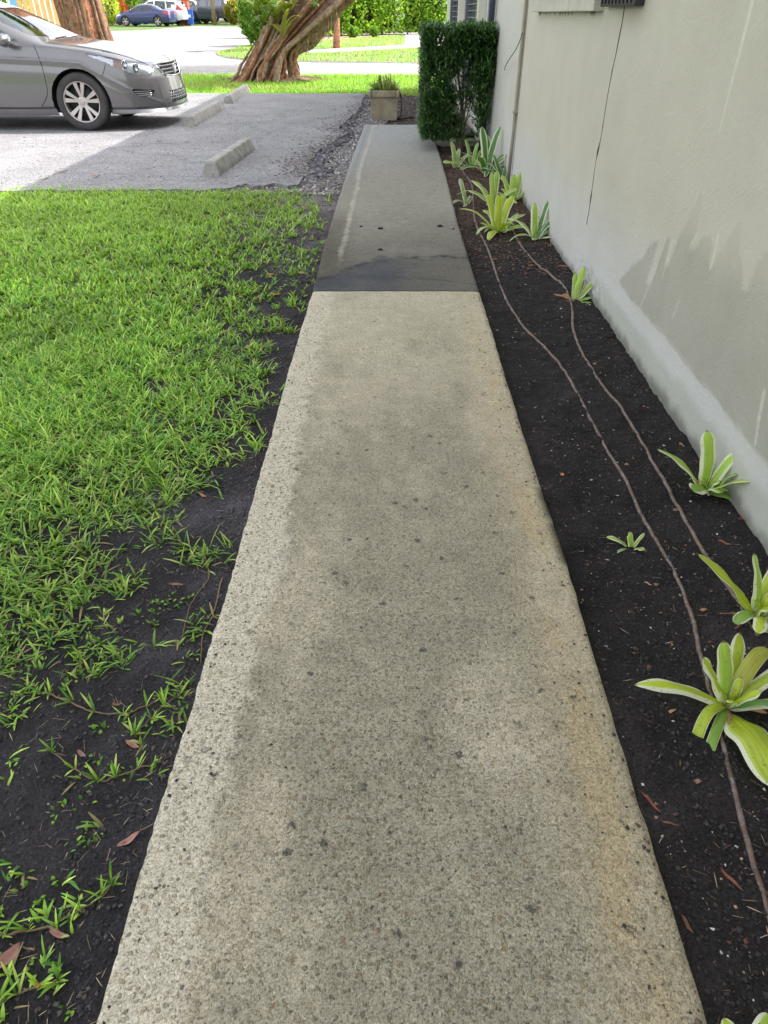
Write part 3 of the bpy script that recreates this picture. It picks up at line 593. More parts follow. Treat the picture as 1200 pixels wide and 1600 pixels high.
g = G(); g.tube([tuple(p) for p in spline(cp3, 24)], .0032, 6); hb(g, 'loose_cable', M_dark, True)
# window apron and sill at the top of the picture, and the window above it
y1_, z1_ = PW(936, 21); y0_, z0_ = PW(843, 21)
M_ledge = mat('ledge_paint', S(184, 181, 166), .75, var=.12, vs=8, bump=.2)
g = G(); g.box((XW - .028, (4.52 + 6.5) / 2, 1.33), (.06, 6.5 - 4.52, .115), bev=.006)
hb(g, 'window_apron', M_ledge)
M_alu = mat('grey_aluminium', (.16, .17, .19), .45, metal=.4, var=.15, bump=.05)
g = G(); g.box((XW - .045, 5.25, 1.402), (.11, 2.62, .022), bev=.004)
sill = hb(g, 'window_sill', M_alu)
M_black = mat('black_plastic', (.02, .02, .022), .5, var=.2, bump=.05)
g = G(); g.box((XW - .022, 4.12, 1.335), (.05, .62, .09), bev=.008)
for i in range(9): g.box((XW - .05, 3.86 + i * .065, 1.335), (.01, .012, .07))
hb(g, 'wall_vent', M_black)
g = G()
for (a, b_) in ((3.98, 6.52),):
    g.box((XW - .01, (a + b_) / 2, 1.45), (.05, b_ - a, .05)).box((XW - .01, (a + b_) / 2, 2.75), (.05, b_ - a, .05))
    for yv in (a + .025, (a + b_) / 2, b_ - .025): g.box((XW - .01, yv, 2.1), (.048, .05, 1.25))
wf = hb(g, 'window', M_alu)
M_glass = mat('window_glass', (.05, .065, .07), .05, var=.1, bump=0, spec=1.0)
g = G(); g.box((XW - .006, 5.25, 2.1), (.008, 2.45, 1.26)); pn = g.build('pane', M_glass); pn.parent = wf
# the far openings seen past the hedge: dark jambs, louvred window, pale pilasters
def yo(x): return XW * F / (x - XV) / CP * 1.0
M_trim = mat('pale_trim', S(205, 202, 190), .7, var=.06, bump=.1)
g = G(); g.box((XW - .03, 9.35, 1.25), (.06, .16, 2.3), bev=.004)
hb(g, 'shutter_edge', M_alu)
for (a, b_, nm) in ((10.35, 12.1, 1), (13.3, 15.2, 2)):
    g = G(); g.box((XW - .035, a, 1.35), (.09, .09, 2.1), bev=.004).box((XW - .035, b_, 1.35), (.09, .09, 2.1), bev=.004).box((XW - .03, (a + b_) / 2, 2.36), (.08, b_ - a + .09, .08)).box((XW - .03, (a + b_) / 2, .34), (.08, b_ - a + .09, .08))
    for k in range(26): g.box((XW - .03, (a + b_) / 2, .42 + k * .073), (.03, b_ - a - .09, .012))
    wfr = hb(g, 'window', M_alu)
    g = G(); g.box((XW - .006, (a + b_) / 2, 1.35), (.006, b_ - a, 1.95)); q = g.build('pane', M_glass); q.parent = wfr
    g = G(); g.box((XW - .05, a - .17, 1.35), (.1, .10, 2.2), bev=.005); hb(g, 'pilaster', M_trim)
g = G(); g.tube([(XW - .05, 9.15, -.05), (XW - .05, 9.15, EZ)], .03, 10); hb(g, 'downpipe', mat('blue_grey_pipe', S(70, 80, 100), .5, var=.2, bump=.05), True)
# ------------------------------------------------------------------ grass
def blade_mat(name, transl=.35, rough=.5):
    m, nt, b = newmat(name); at = nd(nt, 'Attribute', {'attribute_name': 'tone'}).outputs[0]
    nt.links.new(at, b.inputs['Base Color']); b.inputs['Roughness'].default_value = rough; b.inputs['Specular IOR Level'].default_value = .35
    tr = nd(nt, 'BsdfTranslucent', Color=mixc(nt, 1.0, at, (1.1, 1.25, .5), 'MULTIPLY'))
    mx = nd(nt, 'MixShader', i0=transl, i1=b.outputs[0], i2=tr.outputs[0]); nt.links.new(mx.outputs[0], nt.nodes['Material Output'].inputs[0])
    return m
M_blade = blade_mat('grass_blade')
def blades(base, az, ln, wd, th0, kap, col, K=3, tipfac=.25, colt=None):
    # base (n,3); th0 = lean from upright at the root; kap = extra lean reached at the tip
    n = len(base); pos = base.copy(); rows = []; dirh = np.stack([np.cos(az), np.sin(az), 0 * az], 1); side = np.stack([-np.sin(az), np.cos(az), 0 * az], 1)
    tones = []
    for k in range(K + 1):
        t = k / K; w_ = wd * (1.0 if t < .6 else 1 - (t - .6) / .4 * (1 - tipfac)) * (.75 if k == 0 else 1)
        rows.append(np.stack([pos - side * (w_ / 2)[:, None], pos + side * (w_ / 2)[:, None]], 1))
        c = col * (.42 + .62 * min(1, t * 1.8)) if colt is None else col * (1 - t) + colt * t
        tones.append(np.repeat(c[:, None], 2, 1))
        th = th0 + kap * (t + .5 / K)
        if k < K: pos = pos + (dirh * np.sin(th)[:, None] + np.array([0, 0, 1.0]) * np.cos(th)[:, None]) * (ln / K)[:, None]
    V = np.stack(rows, 1).reshape(n, -1, 3); T = np.stack(tones, 1).reshape(n, -1, 3)
    q = np.array([(2 * k, 2 * k + 1, 2 * k + 3, 2 * k + 2) for k in range(K)])
    Fc = (q[None] + (np.arange(n) * 2 * (K + 1))[:, None, None]).reshape(-1, 4)
    return V.reshape(-1, 3), Fc, T.reshape(-1, 3)
def join(parts):
    V = []; Fc = []; T = []; o = 0
    for v, f, t in parts: V.append(v); Fc.append(f + o); T.append(t); o += len(v)
    return np.vstack(V), np.vstack(Fc), np.vstack(T)
gb = sorted([P(*p) for p in [(470, 296), (485, 318), (468, 360), (452, 395), (432, 440), (418, 500), (398, 560), (378, 640), (345, 720), (290, 775), (215, 800), (195, 850), (190, 900), (170, 950), (120, 1010), (60, 1050), (-40, 1110), (-200, 1150)]], key=lambda p: p[1])
gbY = np.array([p[1] for p in gb]); gbX = np.array([p[0] for p in gb])
def dens(x, y):
    e = np.interp(y, gbY, gbX) + .07 * sst(.9, 1.3, y); d = e - x + .30 * (fbm(x * 3.2, y * 3.2, 121) - .5) + .16 * (fbm(x * 12, y * 12, 122) - .5)
    core = sst(-.06, .20, d) * (.22 + .78 * sst(.0, 1.15, d)) * (.62 + .38 * sst(.30, .5, fbm(x * 9, y * 9, 128)))
    hole = sst(.24, .40, fbm(x * 2.6 + 9, y * 2.6, 123)); core = core * (1 - (1 - hole) * sst(.9, .4, d) * .9)
    sparse = .26 * sst(-.75, -.02, d) * sst(.50, .66, fbm(x * 7, y * 7, 124)) * (x < XL(y) - .03)
    core = np.where(y < gbY[0] + .1, .0, core)
    lowl = .15 * sst(.50, .66, fbm(x * 6 + 4, y * 6, 125)) * (y < 1.35) * (x < XL(y) - .10) * sst(0.0, -.25, x + .42)
    return np.clip(np.maximum(np.maximum(core, sparse), lowl), 0, 1) * (y < 6.72 + .10 * (fbm(x * 4, y, 126) - .5))
greens = np.array([S(146, 188, 66), S(122, 172, 62), S(172, 204, 84), S(96, 146, 60), S(150, 190, 92), S(190, 210, 112)])
def tufts(n, x0, x1, y0, y1, f, yb=1.0):
    y = y0 + (y1 - y0) * rng.random(n) ** yb; x = x0 + (x1 - x0) * rng.random(n); k = rng.random(n) < f(x, y); return x[k], y[k]
def lawn(x, y, nb, ln, wd, flat_=0.0):
    n = len(x); N = n * nb; bx = np.repeat(x, nb) + rng.normal(0, .007, N); by = np.repeat(y, nb) + rng.normal(0, .007, N)
    bz = soilz(bx, by, -.038, .03)
    az0 = np.repeat(rng.random(n) * 2 * PI, nb); az = az0 + rng.normal(0, 1.25, N)
    L = (ln[0] + (ln[1] - ln[0]) * rng.random(N) ** 1.3) * np.repeat(.62 + .38 * sst(.8, 1.9, y), nb) * np.repeat(.7 + .6 * rng.random(n), nb); W = wd[0] + (wd[1] - wd[0]) * rng.random(N)
    pa = np.repeat(fbm(x * 1.8, y * 1.8, 131), nb)
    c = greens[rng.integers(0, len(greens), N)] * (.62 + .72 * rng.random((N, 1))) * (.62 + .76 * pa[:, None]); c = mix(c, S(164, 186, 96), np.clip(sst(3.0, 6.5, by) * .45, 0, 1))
    dry = rng.random(N) < .13; c[dry] = S(164, 150, 104) * (.7 + .5 * rng.random((dry.sum(), 1)))
    return blades(np.stack([bx, by, bz], 1), az, L, W, .25 + flat_ + .6 * rng.random(N) + .6 * dry, .2 + .8 * rng.random(N), c, 3)
parts = []
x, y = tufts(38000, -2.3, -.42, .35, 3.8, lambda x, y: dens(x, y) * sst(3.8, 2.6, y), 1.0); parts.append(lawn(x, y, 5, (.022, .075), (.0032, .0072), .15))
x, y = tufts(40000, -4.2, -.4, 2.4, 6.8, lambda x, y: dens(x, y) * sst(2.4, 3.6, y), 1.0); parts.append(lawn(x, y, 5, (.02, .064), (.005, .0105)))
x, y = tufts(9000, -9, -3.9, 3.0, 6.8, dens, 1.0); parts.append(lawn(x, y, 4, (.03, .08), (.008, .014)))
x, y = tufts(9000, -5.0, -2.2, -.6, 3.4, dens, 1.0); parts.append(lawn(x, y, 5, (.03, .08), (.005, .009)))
V, Fc, T = join(parts); print('lawn blades quads', len(Fc))
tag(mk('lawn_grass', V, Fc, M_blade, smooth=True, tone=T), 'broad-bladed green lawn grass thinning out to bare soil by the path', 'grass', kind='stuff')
# small ground weeds between the tufts
wl = tufts(5200, -2.2, -.44, .35, 5.4, lambda x, y: .75 * sst(.55, .68, fbm(x * 5 + 2, y * 5, 141)) * (x < XL(y) - .02) * sst(-.45, -.1, np.interp(y, gbY, gbX) - x + .25), 1.2)
N = len(wl[0]) * 4; bx = np.repeat(wl[0], 4) + rng.normal(0, .008, N); by = np.repeat(wl[1], 4) + rng.normal(0, .008, N)
V, Fc, T = blades(np.stack([bx, by, soilz(bx, by, -.036, .03) + .001], 1), rng.random(N) * 2 * PI, .006 + .012 * rng.random(N), .004 + .005 * rng.random(N), .6 + .5 * rng.random(N), .4 * rng.random(N), greens[rng.integers(0, 4, N)] * (.55 + .5 * rng.random((N, 1))), 2)
tag(mk('ground_weeds', V, Fc, M_blade, tone=T), 'tiny round-leaved weeds creeping over the bare soil', 'weeds', kind='stuff')
# sunlit strip of grass between the car park and the road, and the verge beyond
y_a, y_b = YS - .02, YR0 + .05
def strip(n, x0, x1, y0, y1, f, ln, wd, name, lab):
    x, y = tufts(n, x0, x1, y0, y1, f); n = len(x)
    c = greens[rng.integers(0, len(greens), n)] * (.7 + .6 * rng.random((n, 1))) * np.array([1.05, 1.1, .9])
    c = c * (.85 + .3 * fbm(x * .9, y * .9, 151))[:, None]; dry = rng.random(n) < sst(.5, .75, fbm(x * .5, y * .7, 152)) * .5; c[dry] = S(170, 160, 110)
    V, Fc, T = blades(np.stack([x, y, zg(y) - .09 + 0 * x], 1), rng.random(n) * 2 * PI, ln[0] + (ln[1] - ln[0]) * rng.random(n), wd[0] + (wd[1] - wd[0]) * rng.random(n), .1 + .7 * rng.random(n), .9 * rng.random(n), c, 2)
    return tag(mk(name, V, Fc, M_blade, tone=T), lab, 'grass', kind='stuff')
ns = lambda x, y: (y > y_a + .12 * fbm(x * 3, 0 * x, 153) - .02) * np.where(((x + 3.0) / 1.5) ** 2 + ((y - 19.6) / .75) ** 2 < 1, .12, 1.0)
strip(90000, -12, 1.9, y_a, y_b, ns, (.05, .12), (.007, .013), 'verge_grass', 'sunlit green grass strip between the car park and the road')
vp = [PF(342, 84), PF(372, 88), PF(460, 92), PF(652, 94.5), PF(760, 95), PF(760, 52), PF(650, 52), PF(560, 57), PF(470, 64), PF(400, 66), PF(372, 72), PF(338, 79)]
walkpoly = [PF(455, 81), PF(560, 76.5), PF(650, 72), PF(700, 69), PF(700, 66), PF(650, 67.5), PF(560, 71.5), PF(480, 75.5)]
drv = [PF(634, 52.5), PF(632, 67), PF(652, 67), PF(760, 62), PF(760, 50.5)]
strip(90000, -13, 6, YR1 - .2, 47, lambda x, y: inpoly(x, y, vp) & ~inpoly(x, y, walkpoly) & ~inpoly(x, y, drv), (.05, .12), (.014, .03), 'verge_grass', 'grass of the far verge between the road and the leafy hedge')

# ------------------------------------------------------------------ creeping runners and fallen leaves by the path
M_runner = mat('runner_stem', S(122, 104, 76), .8, var=.3, vs=60, bump=.2)
def gz(x, y): return float(soilz(np.array([x]), np.array([y]), -.036, .03)[0])
runs = [([(0, 1468), (40, 1462), (90, 1450), (130, 1430), (165, 1405), (185, 1385)], 'brown creeping grass stem with upright sprouts at the path edge low on the left'),
        ([(0, 1570), (30, 1560), (70, 1545), (100, 1538)], 'short creeping grass stem in the bottom left corner of the photo'),
        ([(70, 1085), (110, 1100), (145, 1115), (190, 1118), (230, 1108), (260, 1090)], 'creeping stem with a bright green shoot at its left end'),
        ([(300, 1068), (285, 1085), (262, 1105), (240, 1128), (215, 1150)], 'bare brown runner slanting from the path edge above the pinkish leaf'),
        ([(258, 1195), (225, 1204), (190, 1216), (160, 1222), (120, 1205), (85, 1180)], 'matted creeping stem with small tufts, under the pinkish leaf'),
        ([(322, 862), (330, 892), (330, 905), (318, 925), (300, 955), (288, 1002)], 'thin brown root curving down the bare soil near the path'),
        ([(352, 905), (338, 960), (322, 990), (318, 1035)], 'thin dry root lying along the path edge'),
        ([(60, 1490), (20, 1480)], 'stub of dry stem at the left edge of the photo')]
grow = []
for i, (pp_, lb) in enumerate(runs):
    pts = [P(a, b_, -.03) for a, b_ in pp_]; pts = spline(pts, 8 * len(pts)); g = G()
    g.tube([(p[0], p[1], gz(p[0], p[1]) + .004 + .002 * math.sin(k * .9)) for k, p in enumerate(pts)], [float(.0022 * (1 - .5 * k / len(pts))) for k in range(len(pts))], 5)
    r = tag(g.build('creeping_stem', M_runner, None, True), lb, 'plant stem', 'creeping stems on the bare soil')
    if i in (5, 6, 7): continue
    m = len(pts)
    for k in [k for k in range(2, m, 9)] + [m - 1]:
        n = random.randint(4, 7); bb = np.array([(pts[k][0] + random.gauss(0, .003), pts[k][1] + random.gauss(0, .003), gz(*pts[k]) + .002) for q in range(n)]); cc = greens[rng.integers(0, 6, n)] * (.8 + .5 * rng.random((n, 1)))
        V, Fc, T = blades(bb, rng.random(n) * 2 * PI, .02 + .032 * rng.random(n), .003 + .003 * rng.random(n), .1 + .9 * rng.random(n), .5 * rng.random(n), cc, 3)
        mk('sprout', V, Fc, M_blade, r, tone=T)
M_leaf = mat('dead_leaf', tone=True, rough=.6, var=.35, vs=70, bump=.3, bs=120, mottle=(140.0, .60, (.07, .05, .045)))
def dead_leaf(px, py, ln, wd, ang, col, lab, curl=.25, side='l', bed='left', name='fallen_leaf', lift=.004):
    X, Y = P(px, py, -.03) if bed != 'lot' else P(px, py, 0); z = gz(X, Y) if bed != 'lot' else .0
    nu, nv = 13, 5; V = []; T = []
    a = math.radians(ang)
    for i in range(nu):
        t = i / (nu - 1); w_ = wd * (math.sin(PI * t ** .85) ** .8 if 0 < t < 1 else .04)
        for j in range(nv):
            s = (j / (nv - 1) - .5); lx = (t - .5) * ln; ly = s * w_
            lz = abs(s) * 2 * curl * wd * .6 + curl * ln * .35 * ((t - .5) * 2) ** 2 + .0015 * math.sin(t * 9 + px)
            V.append((X + lx * math.cos(a) - ly * math.sin(a), Y + lx * math.sin(a) + ly * math.cos(a), z + lift + lz)); T.append(np.array(col) * (.75 if j == 2 else 1.0))
    Fc = gridfaces(nu, nv)
    return tag(mk(name, V, Fc, M_leaf, tone=np.array(T)), lab, 'leaf', 'fallen leaves')
pink, tan, org, brn, grey_ = S(166, 118, 104), S(170, 142, 108), S(190, 120, 58), S(124, 84, 62), S(120, 108, 98)
LV = [(212, 1166, .042, .012, -28, pink, 'pinkish brown leaf, face up, on black soil level with the bend of the creeping stems'),
      (208, 1318, .048, .013, 42, pink, 'reddish leaf slanting up toward the path on bare black soil'),
      (18, 1502, .05, .024, 55, S(140, 98, 84), 'broad spotted brown leaf cut by the left edge of the photo'),
      (100, 1468, .040, .010, -16, pink, 'pink-brown leaf under the lower creeping stem'),
      (82, 1546, .045, .007, 8, org, 'narrow orange leaf lying in the bottom left corner'),
      (132, 1181, .030, .009, -35, S(140, 106, 98), 'small mauve-brown leaf left of the pinkish one'),
      (188, 1104, .028, .006, 8, brn, 'narrow brown leaf beneath the bright green shoot'),
      (320, 775, .040, .010, -38, S(190, 132, 90), 'orange-tan leaf on bare soil at the edge of the grass'),
      (231, 804, .020, .009, 88, S(206, 158, 84), 'small yellow-orange leaf standing on end at the grass edge'),
      (284, 750, .048, .018, -22, S(176, 150, 134), 'curled pale bark-like leaf in the thinning grass'),
      (425, 426, .055, .022, 0, org, 'bright orange-brown leaf farthest right in the grass near the dark slab'),
      (433, 461, .060, .022, 6, S(208, 148, 74), 'yellow-orange leaf closest to the joint of the path'),
      (475, 427, .07, .02, -5, tan, 'tan leaf between the grass and the dark slab'),
      (478, 412, .06, .016, 10, S(150, 100, 70), 'brown leaf just above the tan leaf by the dark slab'),
      (463, 440, .06, .014, -25, grey_, 'grey dry leaf beside the tan leaf'),
      (194, 514, .022, .012, 10, S(206, 150, 70), 'small orange leaf deep in the lawn'),
      (72, 336, .05, .03, 70, S(184, 120, 70), 'brown leaf standing in the grass near the car park'),
      (310, 500, .03, .008, 15, tan, 'small tan leaf in the middle of the lawn'),
      (280, 915, .05, .010, -5, S(120, 82, 70), 'reddish strip of bark half hidden in the grass')]
for a in LV: dead_leaf(*a)
LR = [(882, 738, .022, .012, 65, S(196, 132, 84), 'small orange leaf alone on black soil beside the long hose'),
      (1136, 841, .040, .009, -40, S(150, 92, 64), 'reddish narrow leaf between the two near green plants'),
      (1163, 806, .034, .010, 95, S(140, 84, 60), 'red-brown leaf close to the wall foot'),
      (1016, 910, .024, .007, -42, S(160, 124, 110), 'small pinkish leaf under the little seedling plant'),
      (1102, 950, .028, .010, 12, S(150, 112, 76), 'tan pointed leaf right of the long hose'),
      (1052, 1110, .032, .007, 25, S(168, 136, 100), 'pale dry leaf left of the biggest plant'),
      (1022, 1252, .055, .006, -62, S(134, 76, 50), 'long reddish needle leaf beside the path edge'),
      (1053, 1282, .034, .005, -15, S(120, 76, 54), 'short brown sliver next to the long needle leaf'),
      (1146, 1372, .050, .007, -58, S(128, 74, 54), 'reddish twig-like leaf below the biggest plant'),
      (1080, 1440, .034, .007, -75, S(110, 70, 46), 'brown leaf tucked against the bottom of the path edge'),
      (1062, 1478, .03, .010, 20, grey_, 'grey-brown flake of leaf near the path edge low in the bed'),
      (1008, 632, .024, .011, 8, S(120, 80, 66), 'brown leaf by the second hose halfway along the bed'),
      (985, 548, .040, .010, -25, S(150, 106, 84), 'thin pinkish leaf against the foot of the wall'),
      (884, 418, .11, .014, -8, S(160, 112, 76), 'long folded tan leaf behind the leaning plant'),
      (790, 378, .10, .016, 22, S(120, 84, 66), 'long brown dry leaf in front of the yellow-green plant'),
      (1068, 690, .035, .012, -80, S(156, 122, 98), 'dry husk beside the white-edged plant by the wall'),
      (1095, 1215, .02, .010, 5, S(130, 100, 80), 'small dead leaf scrap below the biggest plant'),
      (1060, 792, .03, .016, 30, S(110, 90, 78), 'dull brown leaf scrap between the two hoses')]
for a in LR: dead_leaf(*a, bed='right', curl=.18)
for (a, b_, l, an, c, lb) in [(250, 222, .06, 20, brn, 'brown leaf on the asphalt in front of the nearest wheel stop'), (292, 223, .06, 60, brn, 'brown leaf on the asphalt left of the nearest wheel stop'), (96, 270, .12, 10, tan, 'tan leaf on sunlit asphalt near the lawn'), (150, 277, .09, -20, S(150, 96, 60), 'rusty leaf at the border of sun and shade on the asphalt'), (68, 281, .10, 0, tan, 'tan leaf on the asphalt closest to the left edge'), (352, 287, .08, 30, tan, 'straw-coloured leaf just in front of the nearest wheel stop'), (232, 265, .05, 40, brn, 'tiny brown leaf on the shaded asphalt'), (205, 283, .05, 70, brn, 'tiny brown leaf where asphalt meets lawn')]:
    dead_leaf(a, b_, l, l * .35, an, c, lb, bed='lot', curl=.25)
# dark dirt clods lying on the far slab
M_clod = mat('dirt_clod', (.02, .018, .018), .95, var=.4, vs=60, bump=.6, bs=200)
for (a, b_, s, lb) in [(596, 358, .020, 'larger dark clod of dirt on the left of the dark slab'), (689, 354, .020, 'dark clod of dirt on the right of the dark slab'), (566, 355, .012, 'small dark crumb left of the larger clod on the slab'), (596, 391, .016, 'flat dark smear of dirt nearest the joint of the path'), (710, 358, .008, 'tiny dirt crumb right of the right-hand clod')]:
    X, Y = P(a, b_); g = G(); g.ell((0, 0, 0), (s * 1.1, s * .8, s * .5), 6)
    V = np.array(g.v); V = V * (1 + .5 * (fbm(V[:, 0] * 90 + a, V[:, 1] * 90 + V[:, 2] * 150, 9)[:, None] - .5)) + np.array([X, Y, .004])
    tag(mk('dirt_clod', V, g.f, M_clod), lb, 'dirt clod', 'dirt clods on the dark slab')

# ------------------------------------------------------------------ hoses in the bed
M_hose = mat('brown_hose', S(100, 80, 68), .6, var=.5, vs=22, bump=.4, bs=160, mottle=(55.0, .50, S(120, 114, 114)))
def hose(px, rad, lab, m=M_hose, n=160, zf=None, straps=()):
    pts = spline([P(a, b_, -.02) for a, b_ in px], n)
    g = G(); g.tube([(p[0] , p[1], gz(p[0], p[1]) * .7 - .013 + rad * .6 + .002 * math.sin(i * .23)) for i, p in enumerate(pts)], [rad * (1 + .28 * float(sst(2.2, 4.5, p[1]))) for p in pts], 10)
    o = tag(g.build('irrigation_hose', m, None, True), lab, 'hose')
    return o, pts
h1, hp = hose([(708, 236), (722, 262), (738, 285), (741, 310), (745, 345), (768, 395), (776, 420), (787, 450), (812, 495), (850, 535), (880, 566), (905, 606), (950, 690), (984, 748), (1012, 805), (1040, 850), (1066, 900), (1084, 950), (1096, 1000), (1118, 1080), (1138, 1160), (1158, 1240), (1180, 1320), (1204, 1400), (1240, 1520)], .0058, 'long brown hose snaking down the whole garden bed nearer the path')
h2, hp2 = hose([(800, 350), (815, 380), (836, 404), (862, 424), (884, 446), (896, 475), (898, 505), (910, 540), (940, 590), (975, 632), (1004, 678), (1030, 725), (1060, 775), (1085, 818), (1112, 862), (1150, 920), (1190, 985)], .0060, 'shorter brown hose on the wall side of the bed, running under the leaning plant')
g = G(); tp = hp[74]
g.tube([(tp[0] + .02 * math.cos(a), tp[1], -.012 + .016 * math.sin(a)) for a in np.linspace(0, PI, 8)], .003, 5)
tag(g.build('hose_staple', M_black, None, True), 'small black staple pinning the long hose', 'staple')

# straw and fibres strewn about
def fibres(name, n, posf, cols, lab, ln=(.006, .028)):
    x, y, z = posf(n); n = len(x); cc = np.array(cols)[rng.integers(0, len(cols), n)] * (.6 + .7 * rng.random((n, 1)))
    V, Fc, T = blades(np.stack([x, y, z + .003], 1), rng.random(n) * 2 * PI, ln[0] + (ln[1] - ln[0]) * rng.random(n) ** 2, .0006 + .0009 * rng.random(n), 1.35 + .2 * rng.random(n), .3 * (rng.random(n) - .3), cc, 3, colt=cc)
    return tag(mk(name, V, Fc, M_leaf, tone=T), lab, 'straw', kind='stuff')
fibres('straw_bits', 1500, pos_bed, [S(150, 120, 90), S(104, 78, 60), S(180, 160, 130), S(84, 66, 56)], 'thin straw and root fibres scattered over the garden soil')
fibres('dry_grass_bits', 3600, pos_l, [S(160, 144, 110), S(120, 100, 78), S(140, 126, 96), S(90, 76, 62)], 'dry grass bits scattered over the bare soil left of the path', (.006, .035))
# ------------------------------------------------------------------ strap-leaved plants
def strap_mat():
    m, nt, b = newmat('strap_leaf'); co = nd(nt, 'TexCoord').outputs['Object']
    at = nd(nt, 'Attribute', {'attribute_name': 'tone'}).outputs[0]
    ex = nd(nt, 'SeparateColor', i0=nd(nt, 'Attribute', {'attribute_name': 'extra'}).outputs[0])   # r: across 0..1, g: along, b: how variegated
    n0 = nd(nt, 'TexNoise', Vector=co, Scale=40.0, Detail=4.0)
    mp = nd(nt, 'CombineXYZ', X=mth(nt, 'MULTIPLY', ex.outputs[0], 22.0), Y=mth(nt, 'MULTIPLY', ex.outputs[1], 1.4), Z=ex.outputs[2])
    n1 = nd(nt, 'TexNoise', Vector=mp.outputs[0], Scale=1.0, Detail=3.0)
    st = ramp(nt, n1.outputs[0], [(.36, .80), (.66, 1.22)])
    col = mixc(nt, 1.0, at, st, 'MULTIPLY')
    d = mth(nt, 'ABSOLUTE', mth(nt, 'SUBTRACT', ex.outputs[0], .5))
    d = mth(nt, 'ADD', d, mth(nt, 'MULTIPLY', mth(nt, 'SUBTRACT', n1.outputs[0], .5), .12))
    d = mth(nt, 'ADD', d, mth(nt, 'MULTIPLY', mth(nt, 'SUBTRACT', ex.outputs[2], .5), .30))
    rim = ramp(nt, d, [(.35, 0.0), (.39, 1.0)])
    col = mixc(nt, mth(nt, 'MULTIPLY', rim, .9), col, (.72, .74, .56))
    tipn = mth(nt, 'ADD', ex.outputs[1], mth(nt, 'MULTIPLY', mth(nt, 'SUBTRACT', n0.outputs[0], .5), .06))
    col = mixc(nt, ramp(nt, tipn, [(.955, 0.0), (.985, 1.0)]), col, (.16, .09, .04))
    sp = ramp(nt, nd(nt, 'TexNoise', Vector=co, Scale=130.0, Detail=4.0).outputs[0], [(.64, 0.0), (.70, .7)])
    col = mixc(nt, sp, col, (.14, .11, .04))
    nt.links.new(col, b.inputs['Base Color']); b.inputs['Roughness'].default_value = .38; b.inputs['Specular IOR Level'].default_value = .5
    bp = nd(nt, 'Bump', Height=n1.outputs[0], Strength=.25, Distance=.002); nt.links.new(bp.outputs[0], b.inputs['Normal'])
    tr = nd(nt, 'BsdfTranslucent', Color=mixc(nt, 1.0, col, (1.2, 1.3, .4), 'MULTIPLY'))
    mx = nd(nt, 'MixShader', i0=.28, i1=b.outputs[0], i2=tr.outputs[0]); nt.links.new(mx.outputs[0], nt.nodes['Material Output'].inputs[0])
    return m
M_strap = strap_mat()
def strap(parent, base, az, ln, wd, lean, kap, col, vari=.6, trough=.28, twist=0.0, tipw=.35, name='leaf', nu=22, bend=0.0, m=None):
    """one arching strap leaf from base; lean and kap in degrees from upright"""
    pos = Vector(base); a = math.radians(az); V = []; T = []; E = []; nv = 9
    for i in range(nu):
        t = i / (nu - 1); th = math.radians(lean + kap * t ** 1.4); aa = a + math.radians(bend) * t
        dh = Vector((math.cos(aa), math.sin(aa), 0)); tang = dh * math.sin(th) + Vector((0, 0, 1)) * math.cos(th); sd_ = Vector((-math.sin(aa), math.cos(aa), 0))
        nrm = sd_.cross(tang) * -1; tw = math.radians(twist) * t; sd2 = sd_ * math.cos(tw) + nrm * math.sin(tw); n2 = sd2.cross(tang) * -1
        w_ = wd * (.55 + .45 * min(1, t * 4)) * (1 if t < .74 else max(.02, (1 - ((t - .74) / .26) ** (1.5 + tipw * 1.6)) ** .8)); tr_ = trough * (1.6 - 1.1 * t)
        for j in range(nv):
            s = j / (nv - 1) * 2 - 1
            p = pos + sd2 * (s * w_ / 2) - n2 * (w_ * .5 * tr_ * (s * s - .3)) + n2 * (.0012 * math.sin(t * 11 + s * 2 + az))
            p = p + n2 * (.05 * w_ * math.sin(t * 7 + az) * (1 - s * s) + .04 * w_ * s * math.sin(t * 16 + az * 1.7)); V.append(p); T.append(np.array(col) * (1.0 - .15 * (1 - t))); E.append((j / (nv - 1), t, vari))
        if i < nu - 1: pos = pos + tang * (ln / (nu - 1))
    o = mk(name, V, gridfaces(nu, nv), m or M_strap, parent, tone=np.array(T), extra=np.array(E)); return o
M_dry = mat('dry_leaf', tone=True, rough=.85, var=.35, vs=40, bump=.4, bs=90)
yg, lg, dg, mg = S(178, 196, 52), S(164, 194, 78), S(84, 130, 62), S(134, 172, 70)
